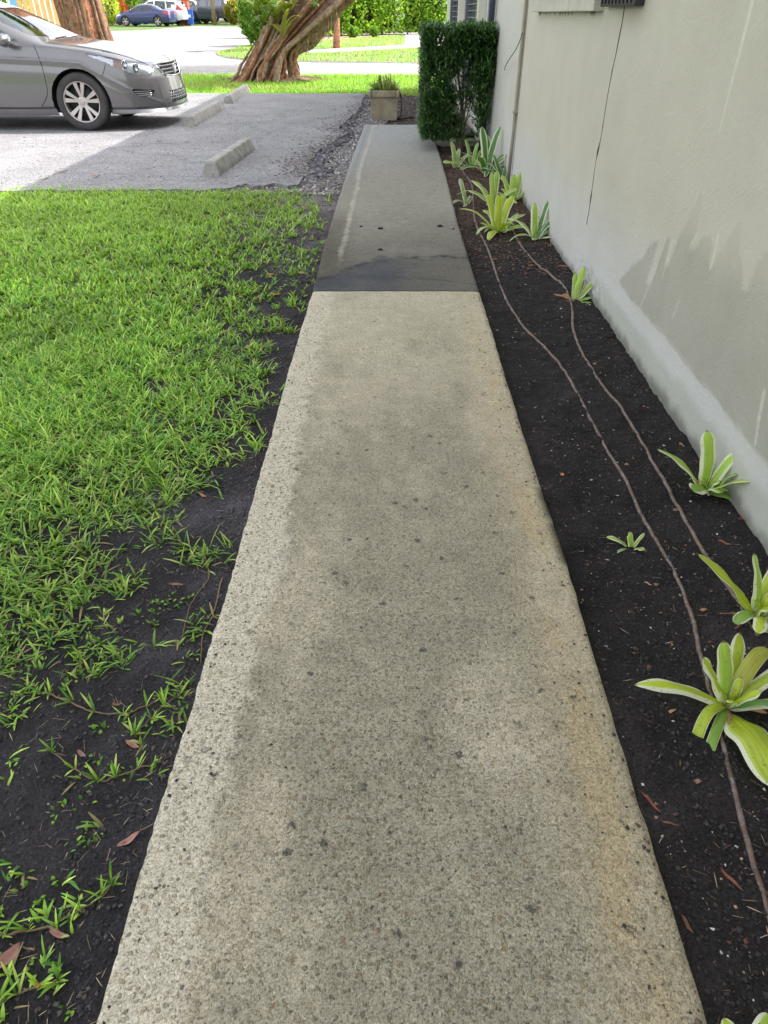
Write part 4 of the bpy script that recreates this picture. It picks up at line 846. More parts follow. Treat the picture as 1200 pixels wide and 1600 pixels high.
def bromeliad(px, py, leaves, label, col=lg, vari=.6, h0=.0, cat='plant', name='strap_leaf_plant', core=True, dz=0.0, dry=()):
    X, Y = P(px, py, -.03); z = gz(X, Y) - .004 + dz; kl, kw_ = (1.55, 1.38) if Y < 1.2 else (1.45, 1.3) if Y < 1.6 else (1.75, 1.7) if Y < 2.2 else (1.5, 1.6) if Y < 4.4 else (1.42, 1.8)
    if Y > 4.4 and core: leaves = list(leaves) + [(random.uniform(0, 360), leaves[0][1] * random.uniform(.6, .95), leaves[0][2] * random.uniform(.6, .9), random.uniform(15, 55), random.uniform(20, 80), {'col': leaves[1][5].get('col', col) if len(leaves[1]) > 5 else col}) for _ in range(5)]
    leaves = [(l[0], l[1] * kl, l[2] * kw_, l[3] + (9 if Y > 4.4 else 0), l[4] + (14 if Y > 4.4 else 16 if Y < 2.2 else 0)) + tuple(l[5:]) for l in leaves]
    r = empty(name, (X, Y, z), 0, label, cat, 'striped strap-leaf plants in the garden bed')
    for l in leaves:
        az, ln, wd, lean, kap = l[:5]; kw = l[5] if len(l) > 5 else {}
        a = math.radians(az); rb = kw.pop('rb', wd * .28); kw.setdefault('twist', random.uniform(-28, 28)); kw.setdefault('bend', random.uniform(-18, 18)); ln *= random.uniform(.88, 1.1)
        strap(r, (rb * math.cos(a), rb * math.sin(a), h0), az, ln, wd, lean, kap, kw.pop('col', np.array(col) * random.uniform(.85, 1.15)), kw.pop('vari', vari + random.uniform(-.12, .12)), **kw)
    if Y < 2.2 and core:
        for k in range(4): strap(r, (.006 * math.cos(k * 1.6), .006 * math.sin(k * 1.6), h0), k * 97 + px, leaves[0][1] * random.uniform(.22, .36), leaves[0][2] * .62, random.uniform(8, 22), random.uniform(10, 60), np.array(col) * 1.05, vari, .7)
    for (az, ln, wd, lean, kap) in dry:
        strap(r, (0, 0, .006), az, ln, wd, lean, kap, S(168, 128, 92) * random.uniform(.7, 1), .0, .5, twist=random.uniform(-120, 120), name='dead_leaf', m=M_dry)
    if core: g = G(); g.lathe([(.001, -.01), (wd_ := leaves[0][2] * .26, -.008), (wd_ * .8, .006 + h0), (.001, .007 + h0)], 10); g.build('stem_base', mat_core, r, True)
    return r
mat_core = mat('leaf_base', S(150, 140, 104), .7, var=.4, vs=60, bump=.3)
# the biggest plant, nearest the camera (angles in plan: 90 = away from camera, 180 = towards the path)
bromeliad(1140, 1102, [(184, .172, .027, 50, 44, {'vari': .95, 'trough': .35}), (112, .092, .032, 12, 18, {'vari': .5, 'col': lg}), (150, .088, .028, 24, 10, {'vari': .95}),
                       (268, .150, .060, 60, 34, {'vari': .42, 'col': yg, 'tipw': .9, 'bend': 8}), (50, .120, .026, 20, 90, {'col': S(168, 170, 66), 'vari': .1}), (200, .125, .018, 50, 150, {'col': yg, 'vari': .2, 'bend': 60}),
                       (18, .150, .026, 40, 60, {'vari': .75}), (340, .140, .026, 48, 62, {'vari': .6}), (70, .11, .024, 35, 40, {'vari': .7}), (312, .10, .016, 30, 30, {'col': dg, 'vari': .1}), (230, .105, .016, 70, 70, {'col': mg, 'vari': .2})],
          'largest striped plant at the lower right, a broad yellow-green leaf drooping toward the viewer', yg, .55, h0=.012, dry=[(245, .10, .013, 60, 70), (350, .09, .012, 70, 50), (30, .08, .01, 60, 80)])
bromeliad(1186, 958, [(152, .165, .036, 38, 26, {'vari': .22, 'col': yg, 'tipw': .8}), (112, .110, .028, 8, 20, {'vari': .85, 'col': lg}), (60, .12, .03, 30, 40, {}), (200, .060, .028, 50, 80, {'col': mg}), (250, .07, .026, 50, 60, {'vari': .8}), (330, .10, .03, 45, 50, {}), (20, .12, .028, 40, 50, {}), (280, .05, .020, 70, 60, {'vari': .9})],
          'second nearest striped plant, cut by the right edge, one long yellow-green leaf reaching left', yg, .5, h0=.01, dry=[(215, .11, .006, 78, 12), (190, .12, .005, 74, 8), (265, .07, .012, 60, 60)])
bromeliad(1106, 762, [(160, .125, .026, 35, 38, {'vari': .55, 'col': lg}), (105, .115, .030, 4, 20, {'vari': .72, 'col': lg, 'tipw': .8}), (20, .090, .022, 14, 10, {'vari': .85}), (330, .085, .022, 24, 16, {'col': mg, 'vari': .2}), (297, .125, .021, 34, 24, {'col': yg, 'vari': .4}), (225, .062, .034, 35, 55, {'vari': .7, 'col': mg}), (280, .040, .028, 20, 80, {'vari': .8}), (330, .045, .026, 25, 85, {'vari': .8}), (320, .085, .020, 70, 70, {'col': mg, 'vari': .1})],
          'white-edged striped plant standing against the foot of the wall', lg, .62, h0=.006, dry=[(170, .05, .018, 35, 40), (350, .06, .014, 60, 80)])
bromeliad(992, 850, [(165, .055, .008, 45, 50, {'vari': .8}), (100, .035, .010, 15, 10, {}), (40, .035, .006, 35, 20, {}), (300, .03, .009, 30, 40, {}), (200, .045, .005, 60, 80, {'col': mg}), (130, .03, .009, 10, 20, {})],
          'tiny pale green seedling plant alone in black soil', lg, .6, core=False)
bromeliad(898, 468, [(60, .135, .022, 22, 8, {'col': lg, 'vari': .2}), (28, .12, .024, 50, 10, {'col': lg, 'vari': .5}), (0, .08, .022, 68, 20, {'col': mg}), (345, .075, .018, 82, 10, {'col': mg}), (75, .10, .02, 35, 10, {'vari': .3}), (45, .09, .018, 40, 0, {'col': S(150, 130, 90)})],
          'small leaning plant with papery brown base lying over the second hose', lg, .3, dry=[(200, .10, .008, 85, 10), (140, .09, .012, 60, 60), (150, .12, .010, 75, 20), (110, .1, .012, 80, 10)])
bromeliad(838, 372, [(150, .19, .026, 28, 62, {'vari': .8}), (60, .21, .026, 22, 14, {'vari': .7, 'col': dg}), (100, .16, .03, 10, 20, {}), (30, .17, .028, 42, 30, {'col': mg}), (205, .19, .018, 45, 90, {'col': mg, 'vari': .5}), (330, .15, .022, 55, 60, {'col': mg}), (80, .14, .02, 25, 20, {}), (260, .08, .02, 50, 40, {'col': mg})],
          'pale-edged plant with pointed leaves on the wall side, behind the leaning plant', lg, .6)
bromeliad(780, 362, [(120, .22, .036, 12, 22, {'col': yg}), (165, .23, .032, 26, 60, {'col': yg}), (60, .22, .034, 15, 26, {'col': yg}), (90, .20, .032, 4, 12, {'col': yg}), (30, .20, .03, 34, 40, {'col': lg}), (200, .17, .02, 28, 150, {'col': lg, 'vari': .6}), (350, .16, .028, 40, 50, {'col': lg}), (185, .10, .022, 20, 170, {'col': lg}), (300, .13, .026, 35, 50, {'col': mg}), (75, .23, .03, 25, 30, {'col': yg}), (10, .15, .026, 22, 20, {'col': mg})],
          'big bushy yellow-green plant in the middle of the far half of the bed', yg, .38)
bromeliad(772, 322, [(140, .20, .03, 20, 50, {}), (170, .24, .026, 26, 88, {}), (80, .22, .03, 8, 24, {}), (30, .2, .03, 28, 40, {}), (100, .2, .026, 3, 14, {}), (240, .12, .022, 40, 50, {}), (330, .14, .024, 40, 40, {})],
          'light green plant directly behind the big yellow-green one, toward the path', lg, .5)
bromeliad(802, 312, [(120, .17, .034, 15, 24, {}), (60, .18, .034, 18, 26, {}), (20, .18, .03, 35, 34, {'col': mg}), (90, .16, .032, 4, 12, {}), (350, .22, .016, 50, 26, {'col': S(90, 88, 60), 'vari': .1}), (170, .12, .028, 30, 40, {}), (270, .1, .026, 35, 40, {})],
          'light green rosette behind the big yellow-green one, close to the wall', lg, .35)
bromeliad(731, 318, [(120, .16, .02, 15, 30, {}), (200, .12, .016, 30, 110, {}), (60, .10, .02, 20, 90, {}), (250, .10, .014, 40, 120, {})],
          'thin young plant rising beside the hose, left of the bushy yellow-green one', S(140, 160, 110), .5, core=False)
bromeliad(714, 262, [(110, .20, .030, 6, 18, {}), (40, .17, .026, 22, 44, {}), (200, .12, .03, 16, 90, {}), (80, .16, .026, 14, 30, {})],
          'pale green upright plant nearest the path corner by the hedge', S(156, 178, 112), .4, core=False)
bromeliad(738, 262, [(110, .22, .022, 12, 30, {}), (30, .22, .02, 22, 60, {}), (160, .20, .020, 30, 70, {}), (210, .25, .02, 52, 30, {'col': lg}), (70, .2, .02, 14, 22, {}), (230, .16, .016, 50, 90, {}), (330, .16, .02, 40, 60, {})],
          'slender dark green plant between the pale upright one and the large white-striped one', mg, .35)
bromeliad(762, 270, [(110, .30, .040, 6, 12, {'vari': .75}), (70, .31, .040, 12, 18, {'vari': .7}), (150, .25, .034, 26, 44, {'vari': .7}), (30, .28, .034, 28, 34, {}), (230, .16, .05, 12, 30, {'vari': .6}), (350, .25, .034, 40, 50, {}), (10, .26, .036, 30, 40, {}), (310, .2, .036, 44, 60, {}), (250, .1, .03, 40, 70, {'vari': .8}), (90, .26, .036, 16, 20, {'col': mg})],
          'largest dark green white-striped plant near the hedge, against the wall', dg, .58)
bromeliad(786, 278, [(60, .20, .034, 24, 40, {}), (0, .2, .03, 46, 50, {}), (330, .2, .04, 52, 40, {}), (120, .18, .03, 20, 30, {}), (270, .14, .04, 55, 40, {})],
          'low dark green plant tucked by the foot of the corner pipe', dg, .4)
bromeliad(1172, 1672, [(120, .055, .020, 25, 50, {'vari': .9, 'col': yg}), (60, .06, .02, 30, 50, {'vari': .9}), (200, .045, .018, 40, 60, {'vari': .8}), (300, .06, .02, 40, 50, {}), (20, .05, .018, 40, 40, {})],
          'small white-striped plant just showing at the bottom edge of the photo', lg, .8)

# ------------------------------------------------------------------ dark clipped hedge bush at the end of the path
def leafcloud(n, posf, ln, wd, cols, K=2, up=0.3, droop=.5):
    p = posf(n); n = len(p); az = rng.random(n) * 2 * PI
    c = cols[rng.integers(0, len(cols), n)] * (.6 + .8 * rng.random((n, 1)))
    return blades(p, az, ln[0] + (ln[1] - ln[0]) * rng.random(n), wd[0] + (wd[1] - wd[0]) * rng.random(n), up + 1.0 * rng.random(n), droop * rng.random(n), c, K, tipfac=.15, colt=c * 1.1)
M_hleaf = blade_mat('hedge_leaf', .2, .42)
hb0 = np.array([.35, 8.75, .10]); hb1 = np.array([1.08, 9.75, 1.14])
def pos_hedge(n):
    m = n // 7; u = rng.random((m * 3, 3)); s = rng.random(m * 3)
    ax = rng.integers(0, 5, m * 3)                     # pull rosettes to the clipped faces
    depth = rng.random(m * 3) ** 2 * .28
    for k, (d, side) in enumerate([(1, 0), (0, 0), (2, 1), (1, 0), (0, 1)]):
        q = ax == k; u[q, d] = depth[q] if side == 0 else 1 - depth[q]
    p = hb0 + (hb1 - hb0) * u
    hole = fbm(p[:, 0] * 5 + 3, p[:, 2] * 5 + p[:, 1] * 2, 161); low = sst(.42, .15, p[:, 2]) * .6; keep = rng.random(len(p)) < np.clip(sst(.26, .44, hole) - low * sst(.55, .9, p[:, 0]) * .9, .04, 1)
    # the right-hand side is open, with the wall showing through
    op = sst(.72, .95, p[:, 0]) * sst(.95, .6, p[:, 2]) * .72; keep &= rng.random(len(p)) > op * .75
    p = p[keep][:m]; p = np.repeat(p, 7, 0); return p + rng.normal(0, .006, p.shape)
hcols = np.array([S(60, 92, 56), S(74, 108, 60), S(52, 80, 52), S(92, 128, 70), S(68, 98, 66), S(120, 156, 84)])
hedge = empty('hedge_bush', (.72, 9.25, -.04), 0, 'dark green clipped square bush with narrow leaves at the end of the path', 'bush')
V, Fc, T = leafcloud(26000, pos_hedge, (.055, .11), (.009, .016), hcols, K=3, up=.35, droop=1.5)
o = mk('foliage', V - np.array([.72, 9.25, -.04]), Fc, M_hleaf, hedge, tone=T)
M_bark = mat('grey_bark', S(120, 108, 92), .9, var=.35, vs=25, bump=.6, bs=60)
g = G()
for (x0, y0, x1, y1, z1, r_) in ((.80, 8.98, .70, 9.1, .95, .021), (.83, 9.0, .86, 9.15, 1.05, .015), (.79, 9.02, .60, 9.2, .8, .013), (.82, 9.0, .95, 9.2, .8, .011), (.80, 9.0, .78, 9.0, 1.1, .012)):
    g.tube([tuple(p) for p in spline([(x0 - .72, y0 - 9.25, -.02), (x0 - .72 + (x1 - x0) * .2 + random.gauss(0, .01), y0 - 9.25, z1 * .3), (x0 + (x1 - x0) * .6 - .72 + random.gauss(0, .015), (y0 + y1) / 2 - 9.25, z1 * .65), (x1 - .72, y1 - 9.25, z1)], 14)], [r_ * (1 - .55 * i / 13) for i in range(14)], 8)
for k in range(46):
    a = random.random() * 2 * PI; z = random.uniform(.2, 1.0); l = random.uniform(.12, .32)
    g.tube([(.08 + random.gauss(0, .04), -.2, z - .1), (.08 + l * .5 * math.cos(a), -.2 + l * .5 * math.sin(a) * .8, z), (.05 + l * math.cos(a), -.12 + l * math.sin(a), z + .12)], [.006, .004, .002], 5)
g.build('stem', M_bark, hedge, True)
g = G(); g.box((.86, 9.36, -.01), (.62, .05, .07), bev=.006)
tag(g.build('bed_edging', M_plainc), 'thin pale concrete edging strip behind the stems of the dark bush', 'edging')
# ------------------------------------------------------------------ wheel stops and planter
M_stop = mat('wheel_stop_concrete', S(150, 148, 142), .9, var=.3, vs=7, bump=.5, bs=110, mottle=(9.0, .56, (.10, .105, .09)))
def wheel_stop(x0, y0, x1, y1, lab):
    L = math.hypot(x1 - x0, y1 - y0); a = math.atan2(y1 - y0, x1 - x0); n = 30; prof = [(-.085, 0), (-.080, .035), (-.048, .120), (-.038, .128), (.038, .128), (.048, .120), (.080, .035), (.085, 0)]
    V = []; m = len(prof)
    for i in range(n + 1):
        t = i / n * L
        e = min(t, L - t); sc_ = .80 + .20 * min(1, e / .05)
        for (px, pz) in prof:
            zz = pz * (1 if e > .03 else .86 + .14 * e / .03) + .003 * (vnoise(t * 20, px * 40, 3) - .5)
            V.append((t + (.03 if i == 0 else -.03 if i == n else 0) * pz / .12, px + .004 * (float(vnoise(t * 15, pz * 30 + px * 9, 5)) - .5), float(zz)))
    Fc = [(i * m + k, (i + 1) * m + k, (i + 1) * m + k + 1, i * m + k + 1) for i in range(n) for k in range(m - 1)]
    Fc += [tuple(range(m)), tuple(n * m + k for k in range(m))[::-1]]
    ca, sa = math.cos(a), math.sin(a); V = [(x0 + x * ca - y * sa, y0 + x * sa + y * ca, z - .004 + float(zg(y0))) for x, y, z in V]
    return tag(mk('wheel_stop', V, Fc, M_stop, smooth=False), lab, 'wheel stop', 'concrete wheel stops in the car park')
a, b_ = P(330, 276), P(386, 236); wheel_stop(*a, b_[0] + .0, b_[1] + .1, 'nearest concrete wheel stop, alone in the middle of the shaded asphalt')
a, b_ = P(297, 198), P(344, 170); wheel_stop(*a, *b_, 'middle concrete wheel stop, in front of the silver-grey car')
a, b_ = P(357, 162), P(385, 143); wheel_stop(*a, *b_, 'farthest concrete wheel stop, next to the grass strip and the leaning tree')

PX, PY = P(598, 186, -.02); pl = empty('planter', (PX + .03, PY + .2, -.04), 0, 'square beige cast planter pot with ferny plants at the end of the path', 'planter')
M_pl = mat('cast_stone', S(150, 140, 116), .85, var=.3, vs=6, bump=.4, bs=70, mottle=(5.0, .58, S(118, 110, 96)))
g = G()
for z0, z1, w0, w1 in ((0, .30, .37, .40),):
    g.add([(-w0 / 2, -w0 / 2, z0), (w0 / 2, -w0 / 2, z0), (w0 / 2, w0 / 2, z0), (-w0 / 2, w0 / 2, z0), (-w1 / 2, -w1 / 2, z1), (w1 / 2, -w1 / 2, z1), (w1 / 2, w1 / 2, z1), (-w1 / 2, w1 / 2, z1)], [(3, 2, 1, 0), (0, 1, 5, 4), (1, 2, 6, 5), (2, 3, 7, 6), (3, 0, 4, 7)])
g.build('pot', M_pl, pl)
g = G()
for s in (-1, 1): g.box((s * .205, 0, .34), (.055, .465, .095), bev=.022).box((0, s * .205, .342), (.36, .055, .095), bev=.022)
g.build('rim', M_pl, pl, True)
g = G(); g.box((0, 0, .33), (.37, .37, .03)); g.build('potting_soil', M_clod, pl)
def pos_pot(n): return np.stack([rng.uniform(-.16, .16, n), rng.uniform(-.16, .16, n), .33 + .05 * rng.random(n)], 1)
c3 = np.array([S(96, 130, 58), S(120, 150, 74), S(160, 160, 100), S(80, 110, 52)])
V, Fc, T = leafcloud(240, pos_pot, (.10, .27), (.008, .018), c3, K=5, up=.1, droop=1.6); mk('fern', V, Fc, M_blade, pl, tone=T)
V, Fc, T = leafcloud(90, lambda n: pos_pot(n) * np.array([.6, .6, 1]) + np.array([.02, 0, 0]), (.16, .30), (.005, .01), np.array([S(176, 164, 128), S(150, 140, 110)]), K=5, up=.0, droop=1.2); mk('dry_stalks', V, Fc, M_blade, pl, tone=T)
for az, ln in ((200, .22), (230, .2), (170, .18), (260, .2), (120, .24), (60, .2)): strap(pl, (-.08 + .05 * math.cos(az), -.05, .33), az, ln, .035, 20, 75, mg, .1)
strap(pl, (-.06, 0, .34), 100, .24, .03, 3, 6, S(110, 70, 50), 0, name='brown_spike', m=M_dry)
g = G(); g.tube([tuple(p) for p in spline([(PX + .16, PY + .12, .34), (PX + .25, PY + .06, .33), (PX + .285, PY, .20), (PX + .28, PY - .02, .05), (PX + .25, PY + .02, -.02), (PX + .5, PY + .2, -.015)], 40)], .011, 8)
tag(g.build('garden_hose', M_black, None, True), 'black garden hose hanging over the right side of the planter', 'hose')

# ------------------------------------------------------------------ vehicles
def paint(name, c, metal=.0, rough=.35, coat=1.0):
    m = mat(name, c, rough, metal=metal, var=.05, vs=2, bump=0, coat=coat); b = m.node_tree.nodes['Principled BSDF']; b.inputs['Coat Roughness'].default_value = .06
    return m
M_grey = paint('silver_grey_paint', S(112, 110, 112), .62, .30)
M_tyre = mat('tyre_rubber', S(64, 62, 62), .85, var=.25, vs=12, bump=.3, bs=90)
M_rim = mat('alloy_rim', S(186, 178, 176), .38, metal=.75, var=.08, bump=0)
M_chrome = mat('chrome', (.72, .72, .74), .12, metal=1.0, var=.02, bump=0)
M_trimb = mat('black_trim', (.018, .018, .02), .55, var=.1, bump=.1)
M_seat = mat('car_seat_cloth', (.09, .09, .095), .85, var=.1, bump=.2)
M_red = mat('tail_lamp_red', (.35, .02, .02), .2, var=.1, bump=0, coat=1)
M_amber = mat('amber_reflector', (.40, .09, .03), .3, var=.2, vs=60, bump=0)
M_plate = mat('white_plate', (.7, .7, .7), .5, var=.05, bump=0)
def glass_mat(name, tint, k):
    m, nt, b = newmat(name); out = nt.nodes['Material Output']
    tr = nd(nt, 'BsdfTransparent', Color=tint); gl = nd(nt, 'BsdfGlossy', Color=(.95, .97, 1.0), Roughness=.02)
    fr = nd(nt, 'Fresnel', IOR=1.5); f = mth(nt, 'ADD', fr.outputs[0], k, clamp=True)
    mx = nd(nt, 'MixShader', i0=f, i1=tr.outputs[0], i2=gl.outputs[0]); nt.links.new(mx.outputs[0], out.inputs[0]); return m
M_cglass = glass_mat('car_glass', (.50, .56, .54), .10)
M_lens = glass_mat('lamp_lens', (.92, .94, .96), .06)
def smooth_curve(pts, s, sig=.05):
    d = np.linspace(s.min() - .3, s.max() + .3, 1600); v = np.interp(d, [p[0] for p in pts], [p[1] for p in pts]); k = int(sig / (d[1] - d[0]) * 3) + 1
    w_ = np.exp(-.5 * (np.arange(-k, k + 1) * (d[1] - d[0]) / sig) ** 2); w_ /= w_.sum(); v2 = np.convolve(np.pad(v, k, mode='edge'), w_, 'valid'); return np.interp(s, d, v2)
class Car:
    def __init__(c, p, step):
        c.p = p; L = p['L']; c.L = L
        ns = int(L / step); s = np.linspace(0, 1, ns); c.s = np.unique(np.concatenate([s * L, np.linspace(0, .5, int(.5 / step * 1.6)), np.linspace(L - .4, L, int(.4 / step * 1.3))]))
        c.nl = max(8, int(.75 / step)); c.nu = max(10, int(1.25 / step))
        c.zt = smooth_curve(p['zt'], c.s, p.get('sig', .05)); c.zs = smooth_curve(p['zs'], c.s, .08); c.zb = smooth_curve(p['zb'], c.s, .05); c.w = smooth_curve(p['w'], c.s, .03)
        c.zs = np.minimum(c.zs, c.zt - .03)
        tau = np.linspace(0, 1, c.nl); ph = np.linspace(0, PI / 2, c.nu + 1)[1:]
        S_, TT = np.meshgrid(c.s, tau, indexing='ij'); zt, zs, zb, w_ = (a[:, None] for a in (c.zt, c.zs, c.zb, c.w))
        z1 = zb + (zs - zb) * TT; y1 = w_ * (1 - .055 * (1.75 * TT - 1.0) ** 2 - .02 * (TT < .12))
        cr = p.get('crease'); 
        if cr: y1 = y1 + .010 * np.exp(-((z1 - np.interp(c.s, [q[0] for q in cr], [q[1] for q in cr])[:, None]) / .018) ** 2) - .006 * np.exp(-((z1 - np.interp(c.s, [q[0] for q in cr], [q[1] for q in cr])[:, None] + .06) / .04) ** 2)
        S2, PH = np.meshgrid(c.s, ph, indexing='ij'); gh = np.clip((zt - zs) / .42, 0, 1); n = 2.2 + p.get('boxy', 1.8) * gh
        u = np.sin(PH) ** (2 / n); cy = np.cos(PH).clip(0) ** (2 / n); ys = y1[:, -1:]
        z2 = zs + (zt - zs) * u; y2 = ys * (1 - p.get('tumble', .27) * u * gh) * cy
        c.X = np.hstack([S_, S2]); c.Y = np.hstack([y1, y2]); c.Z = np.hstack([z1, z2]); c.up = np.zeros_like(c.X); c.up[:, c.nl:] = np.degrees(PH)
        c.gh = np.broadcast_to(gh, c.X.shape)
    def nose(c, V):                                    # rounding of the front seen from the side and from above, tail likewise
        x, y, z = V[:, 0].copy(), V[:, 1], V[:, 2]; p = c.p
        f = np.clip(1 - x / .9, 0, 1) ** 1.5; off = np.interp(z, [q[0] for q in p['front']], [q[1] for q in p['front']]); x = x + f * off
        f = np.clip(1 - (c.L - x) / .8, 0, 1) ** 1.5; off = np.interp(z, [q[0] for q in p['rear']], [q[1] for q in p['rear']]); x = x - f * off
        return np.stack([-x, y, z], 1)                 # nose at the origin, tail towards -x
    def sheet(c):
        ns, m = c.X.shape; V = np.stack([c.X, c.Y, c.Z], -1).reshape(-1, 3); V2 = V * np.array([1, -1, 1]); Fc = gridfaces(ns, m)
        fc = [Fc, (Fc + ns * m)[:, ::-1]]; VV = [V, V2]; o = 2 * ns * m
        for end in (0, ns - 1):                        # nose and tail faces
            w0 = c.Y[end]; z0 = c.Z[end]; k = 24; uu = np.linspace(-1, 1, k * 2 + 1)
            yy = uu[None] * w0[:, None]; zz = np.broadcast_to(z0[:, None], yy.shape); b = c.p.get('bulge', .09) * (1 if end == 0 else .8); xx = c.s[end] + (-b if end == 0 else b) * (1 - uu[None] ** 2) * np.ones_like(yy)
            VV.append(np.stack([xx, yy, zz], -1).reshape(-1, 3)); ff = gridfaces(m, 2 * k + 1) + o; fc.append(ff if end == 0 else ff[:, ::-1]); o += yy.size
        V = np.vstack(VV); Fc = np.vstack(fc); c.raw = V; return V, Fc
def build_car(p, step, name, label, cat, loc, rz, mpaint, group=None, detail=False):
    c = Car(p, step); raw, Fc = c.sheet(); R_ = p.get('arch', .37); wz = p.get('wz', .325)
    up = np.concatenate([c.up.ravel(), c.up.ravel(), np.zeros(len(raw) - 2 * c.up.size)])
    gh = np.concatenate([c.gh.ravel(), c.gh.ravel(), np.zeros(len(raw) - 2 * c.up.size)])
    cen = raw[Fc].mean(1); ccap = (Fc.min(1) >= 2 * c.up.size); cup = up[Fc].mean(1); cgh = gh[Fc].mean(1)
    dead = np.zeros(len(Fc), bool); V = raw.copy()
    for wx in p['wheels']:
        r = np.hypot(cen[:, 0] - wx, cen[:, 2] - wz); hit = (r < R_) & (np.abs(cen[:, 1]) > .5) & ~ccap & (cup < 5); dead |= hit
        rv = np.hypot(V[:, 0] - wx, V[:, 2] - wz); q = (rv < R_ + step * .25) & (rv > R_ - step * 1.7) & (np.abs(V[:, 1]) > .5); sc_ = R_ / np.maximum(rv, 1e-6)
        V[q, 0] = wx + (V[q, 0] - wx) * sc_[q]; V[q, 2] = wz + (V[q, 2] - wz) * sc_[q]
    W = c.nose(V)
    car = empty(name, loc, rz, label, cat, group)
    used = dead.copy()
    def carve(sel, nm, m, par=car, push=0.0, shift=None, keep=False, smooth=True):
        nonlocal used
        sel = sel & ~used
        if not sel.any(): return None
        if not keep: used |= sel
        f = Fc[sel]; ids, inv = np.unique(f, return_inverse=True); vv = W[ids].copy(); inv = inv.reshape(f.shape)
        if shift is not None: vv = shift(vv)
        return mk(nm, vv, inv, m, par, smooth)
    side = cen[:, 1] > 0
    sx, sz = cen[:, 0], cen[:, 2]
    inner = lambda k, dx=0.0: (lambda v: np.stack([v[:, 0] + dx, v[:, 1] * k, v[:, 2]], 1))
    for poly, nm in p['side_windows']:
        for sd_ in (side, ~side): carve(inpoly(sx, sz, poly) & sd_ & (cup > 0) & (cup < 60) & ~ccap, nm, M_cglass, shift=inner(.992))
    a, b_ = p['windshield']; bow = p.get('bow', .22)
    yn = np.abs(cen[:, 1]) / .75
    xs = sx - bow * yn ** 2
    carve((xs > a) & (xs < b_) & (cup > p.get('wup', 38)) & (np.abs(cen[:, 1]) < p.get('wsy', .70) * (1.0 - .12 * (sx - a) / (b_ - a))) & ~ccap & (sz > p['zbelt'] - .03), 'windshield', M_cglass)
    if p.get('rearglass'):
        a, b_ = p['rearglass']; carve((sx + bow * yn ** 2 > a) & (sx + bow * yn ** 2 < b_) & (cup > p.get('wup', 38)) & (np.abs(cen[:, 1]) < .62) & ~ccap & (sz > p['zbelt']), 'rear_window', M_cglass)
    if p.get('rearcap'): carve(ccap & (sx > 2) & inpoly(cen[:, 1], sz, p['rearcap']), 'rear_window', M_cglass)
    for nm, poly, m, where in p.get('lamps', []):
        for k, sd_ in enumerate((side, ~side)):
            sel = inpoly(sx, sz, poly) & sd_ & (sx < 1.2 if where == 'front' else sx > 2) & (cup < 88) & (~ccap | (np.abs(cen[:, 1]) > .49))
            if detail and where == 'front':
                ids = sel & ~used
                ob = carve(sel, nm, M_lens)
                if ob is None: continue
                me_v = np.array([v.co[:] for v in ob.data.vertices]); fcs = np.array([list(f.vertices) for f in ob.data.polygons])
                vi = me_v.copy(); vi[:, 1] *= .955; vi[:, 0] -= .015; vi[:, 2] -= .012
                fx = vi[fcs].mean(1); dist = -fx[:, 0]
                am = (dist > .40) & (dist < .50) & (fx[:, 2] < .79)
                for nm2, sl_, mm in (('reflector', ~am, M_chromed), ('side_reflector', am, M_amber)):
                    if sl_.any(): q, iv = np.unique(fcs[sl_], return_inverse=True); mk(nm2, vi[q], iv.reshape(-1, 4), mm, ob)
                gg = G()
                for (lx, lz, rr) in ((.24, .705, .048), (.36, .745, .042)):
                    sy = 1 if k == 0 else -1; yv = .80 if lx < .3 else .845
                    Mx = Matrix.Translation((-lx, sy * yv * .97, lz)) @ Matrix.Rotation(sy * R(40), 4, 'Z') @ Matrix.Rotation(R(90), 4, 'Y')
                    gg.lathe([(rr * .98, .0), (rr, .008), (rr * .75, .004), (rr * .3, -.02), (.001, -.022)], 20, Mx)
                gg.build('lamp_bowl', M_chrome, ob, True)
            else: carve(sel, nm, m)
    for nm, poly, m in p.get('cap', []):
        carve(ccap & (sx < 1) & inpoly(np.abs(cen[:, 1]), sz, poly), nm, m, shift=lambda v: v - np.array([.035, 0, 0]))
    for nm, poly, m in p.get('sidepatch', []):
        for sd_ in (side, ~side): carve(inpoly(sx, sz, poly) & sd_ & ~ccap & (cup < 30), nm, m, shift=inner(.975))
    for nm, poly in p.get('doors', []):
        for sd_ in (side, ~side):
            d_ = carve(inpoly(sx, sz, poly) & sd_ & ~ccap & (cup < 12), nm, mpaint)
            if d_ is not None and sz.size:
                hx = p['handles'][nm if nm in p['handles'] else 'door'][0 if 'rear' not in nm else 0] if False else None
    hoodsel = (cup > 30) & (sx < p['hood'][1]) & (sx > p['hood'][0]) & ~ccap & (cgh < .5)
    carve(hoodsel & (np.abs(cen[:, 1]) < .70 + .10 * np.clip((sx - .1) / .5, 0, 1)), 'hood', mpaint, shift=lambda v: v + np.array([0, 0, .003]))
    mk('body', W, Fc[~used], mpaint, car)
    # underside, wheel housings
    g = G(); Lc = c.L; hw = max(q[1] for q in p['w']) * .9; g.box((-Lc / 2, 0, p['zb'][2][1] + .05), (Lc - .35, hw * 1.7, .06)); wf, wr = p['wheels']
    g.box((-(wf + wr) / 2, 0, (p['zb'][2][1] + p['zbelt']) / 2 - .06), (wr - wf - 2 * R_ - .06, hw * 2 - .10, (p['zbelt'] - p['zb'][2][1]) * .5))
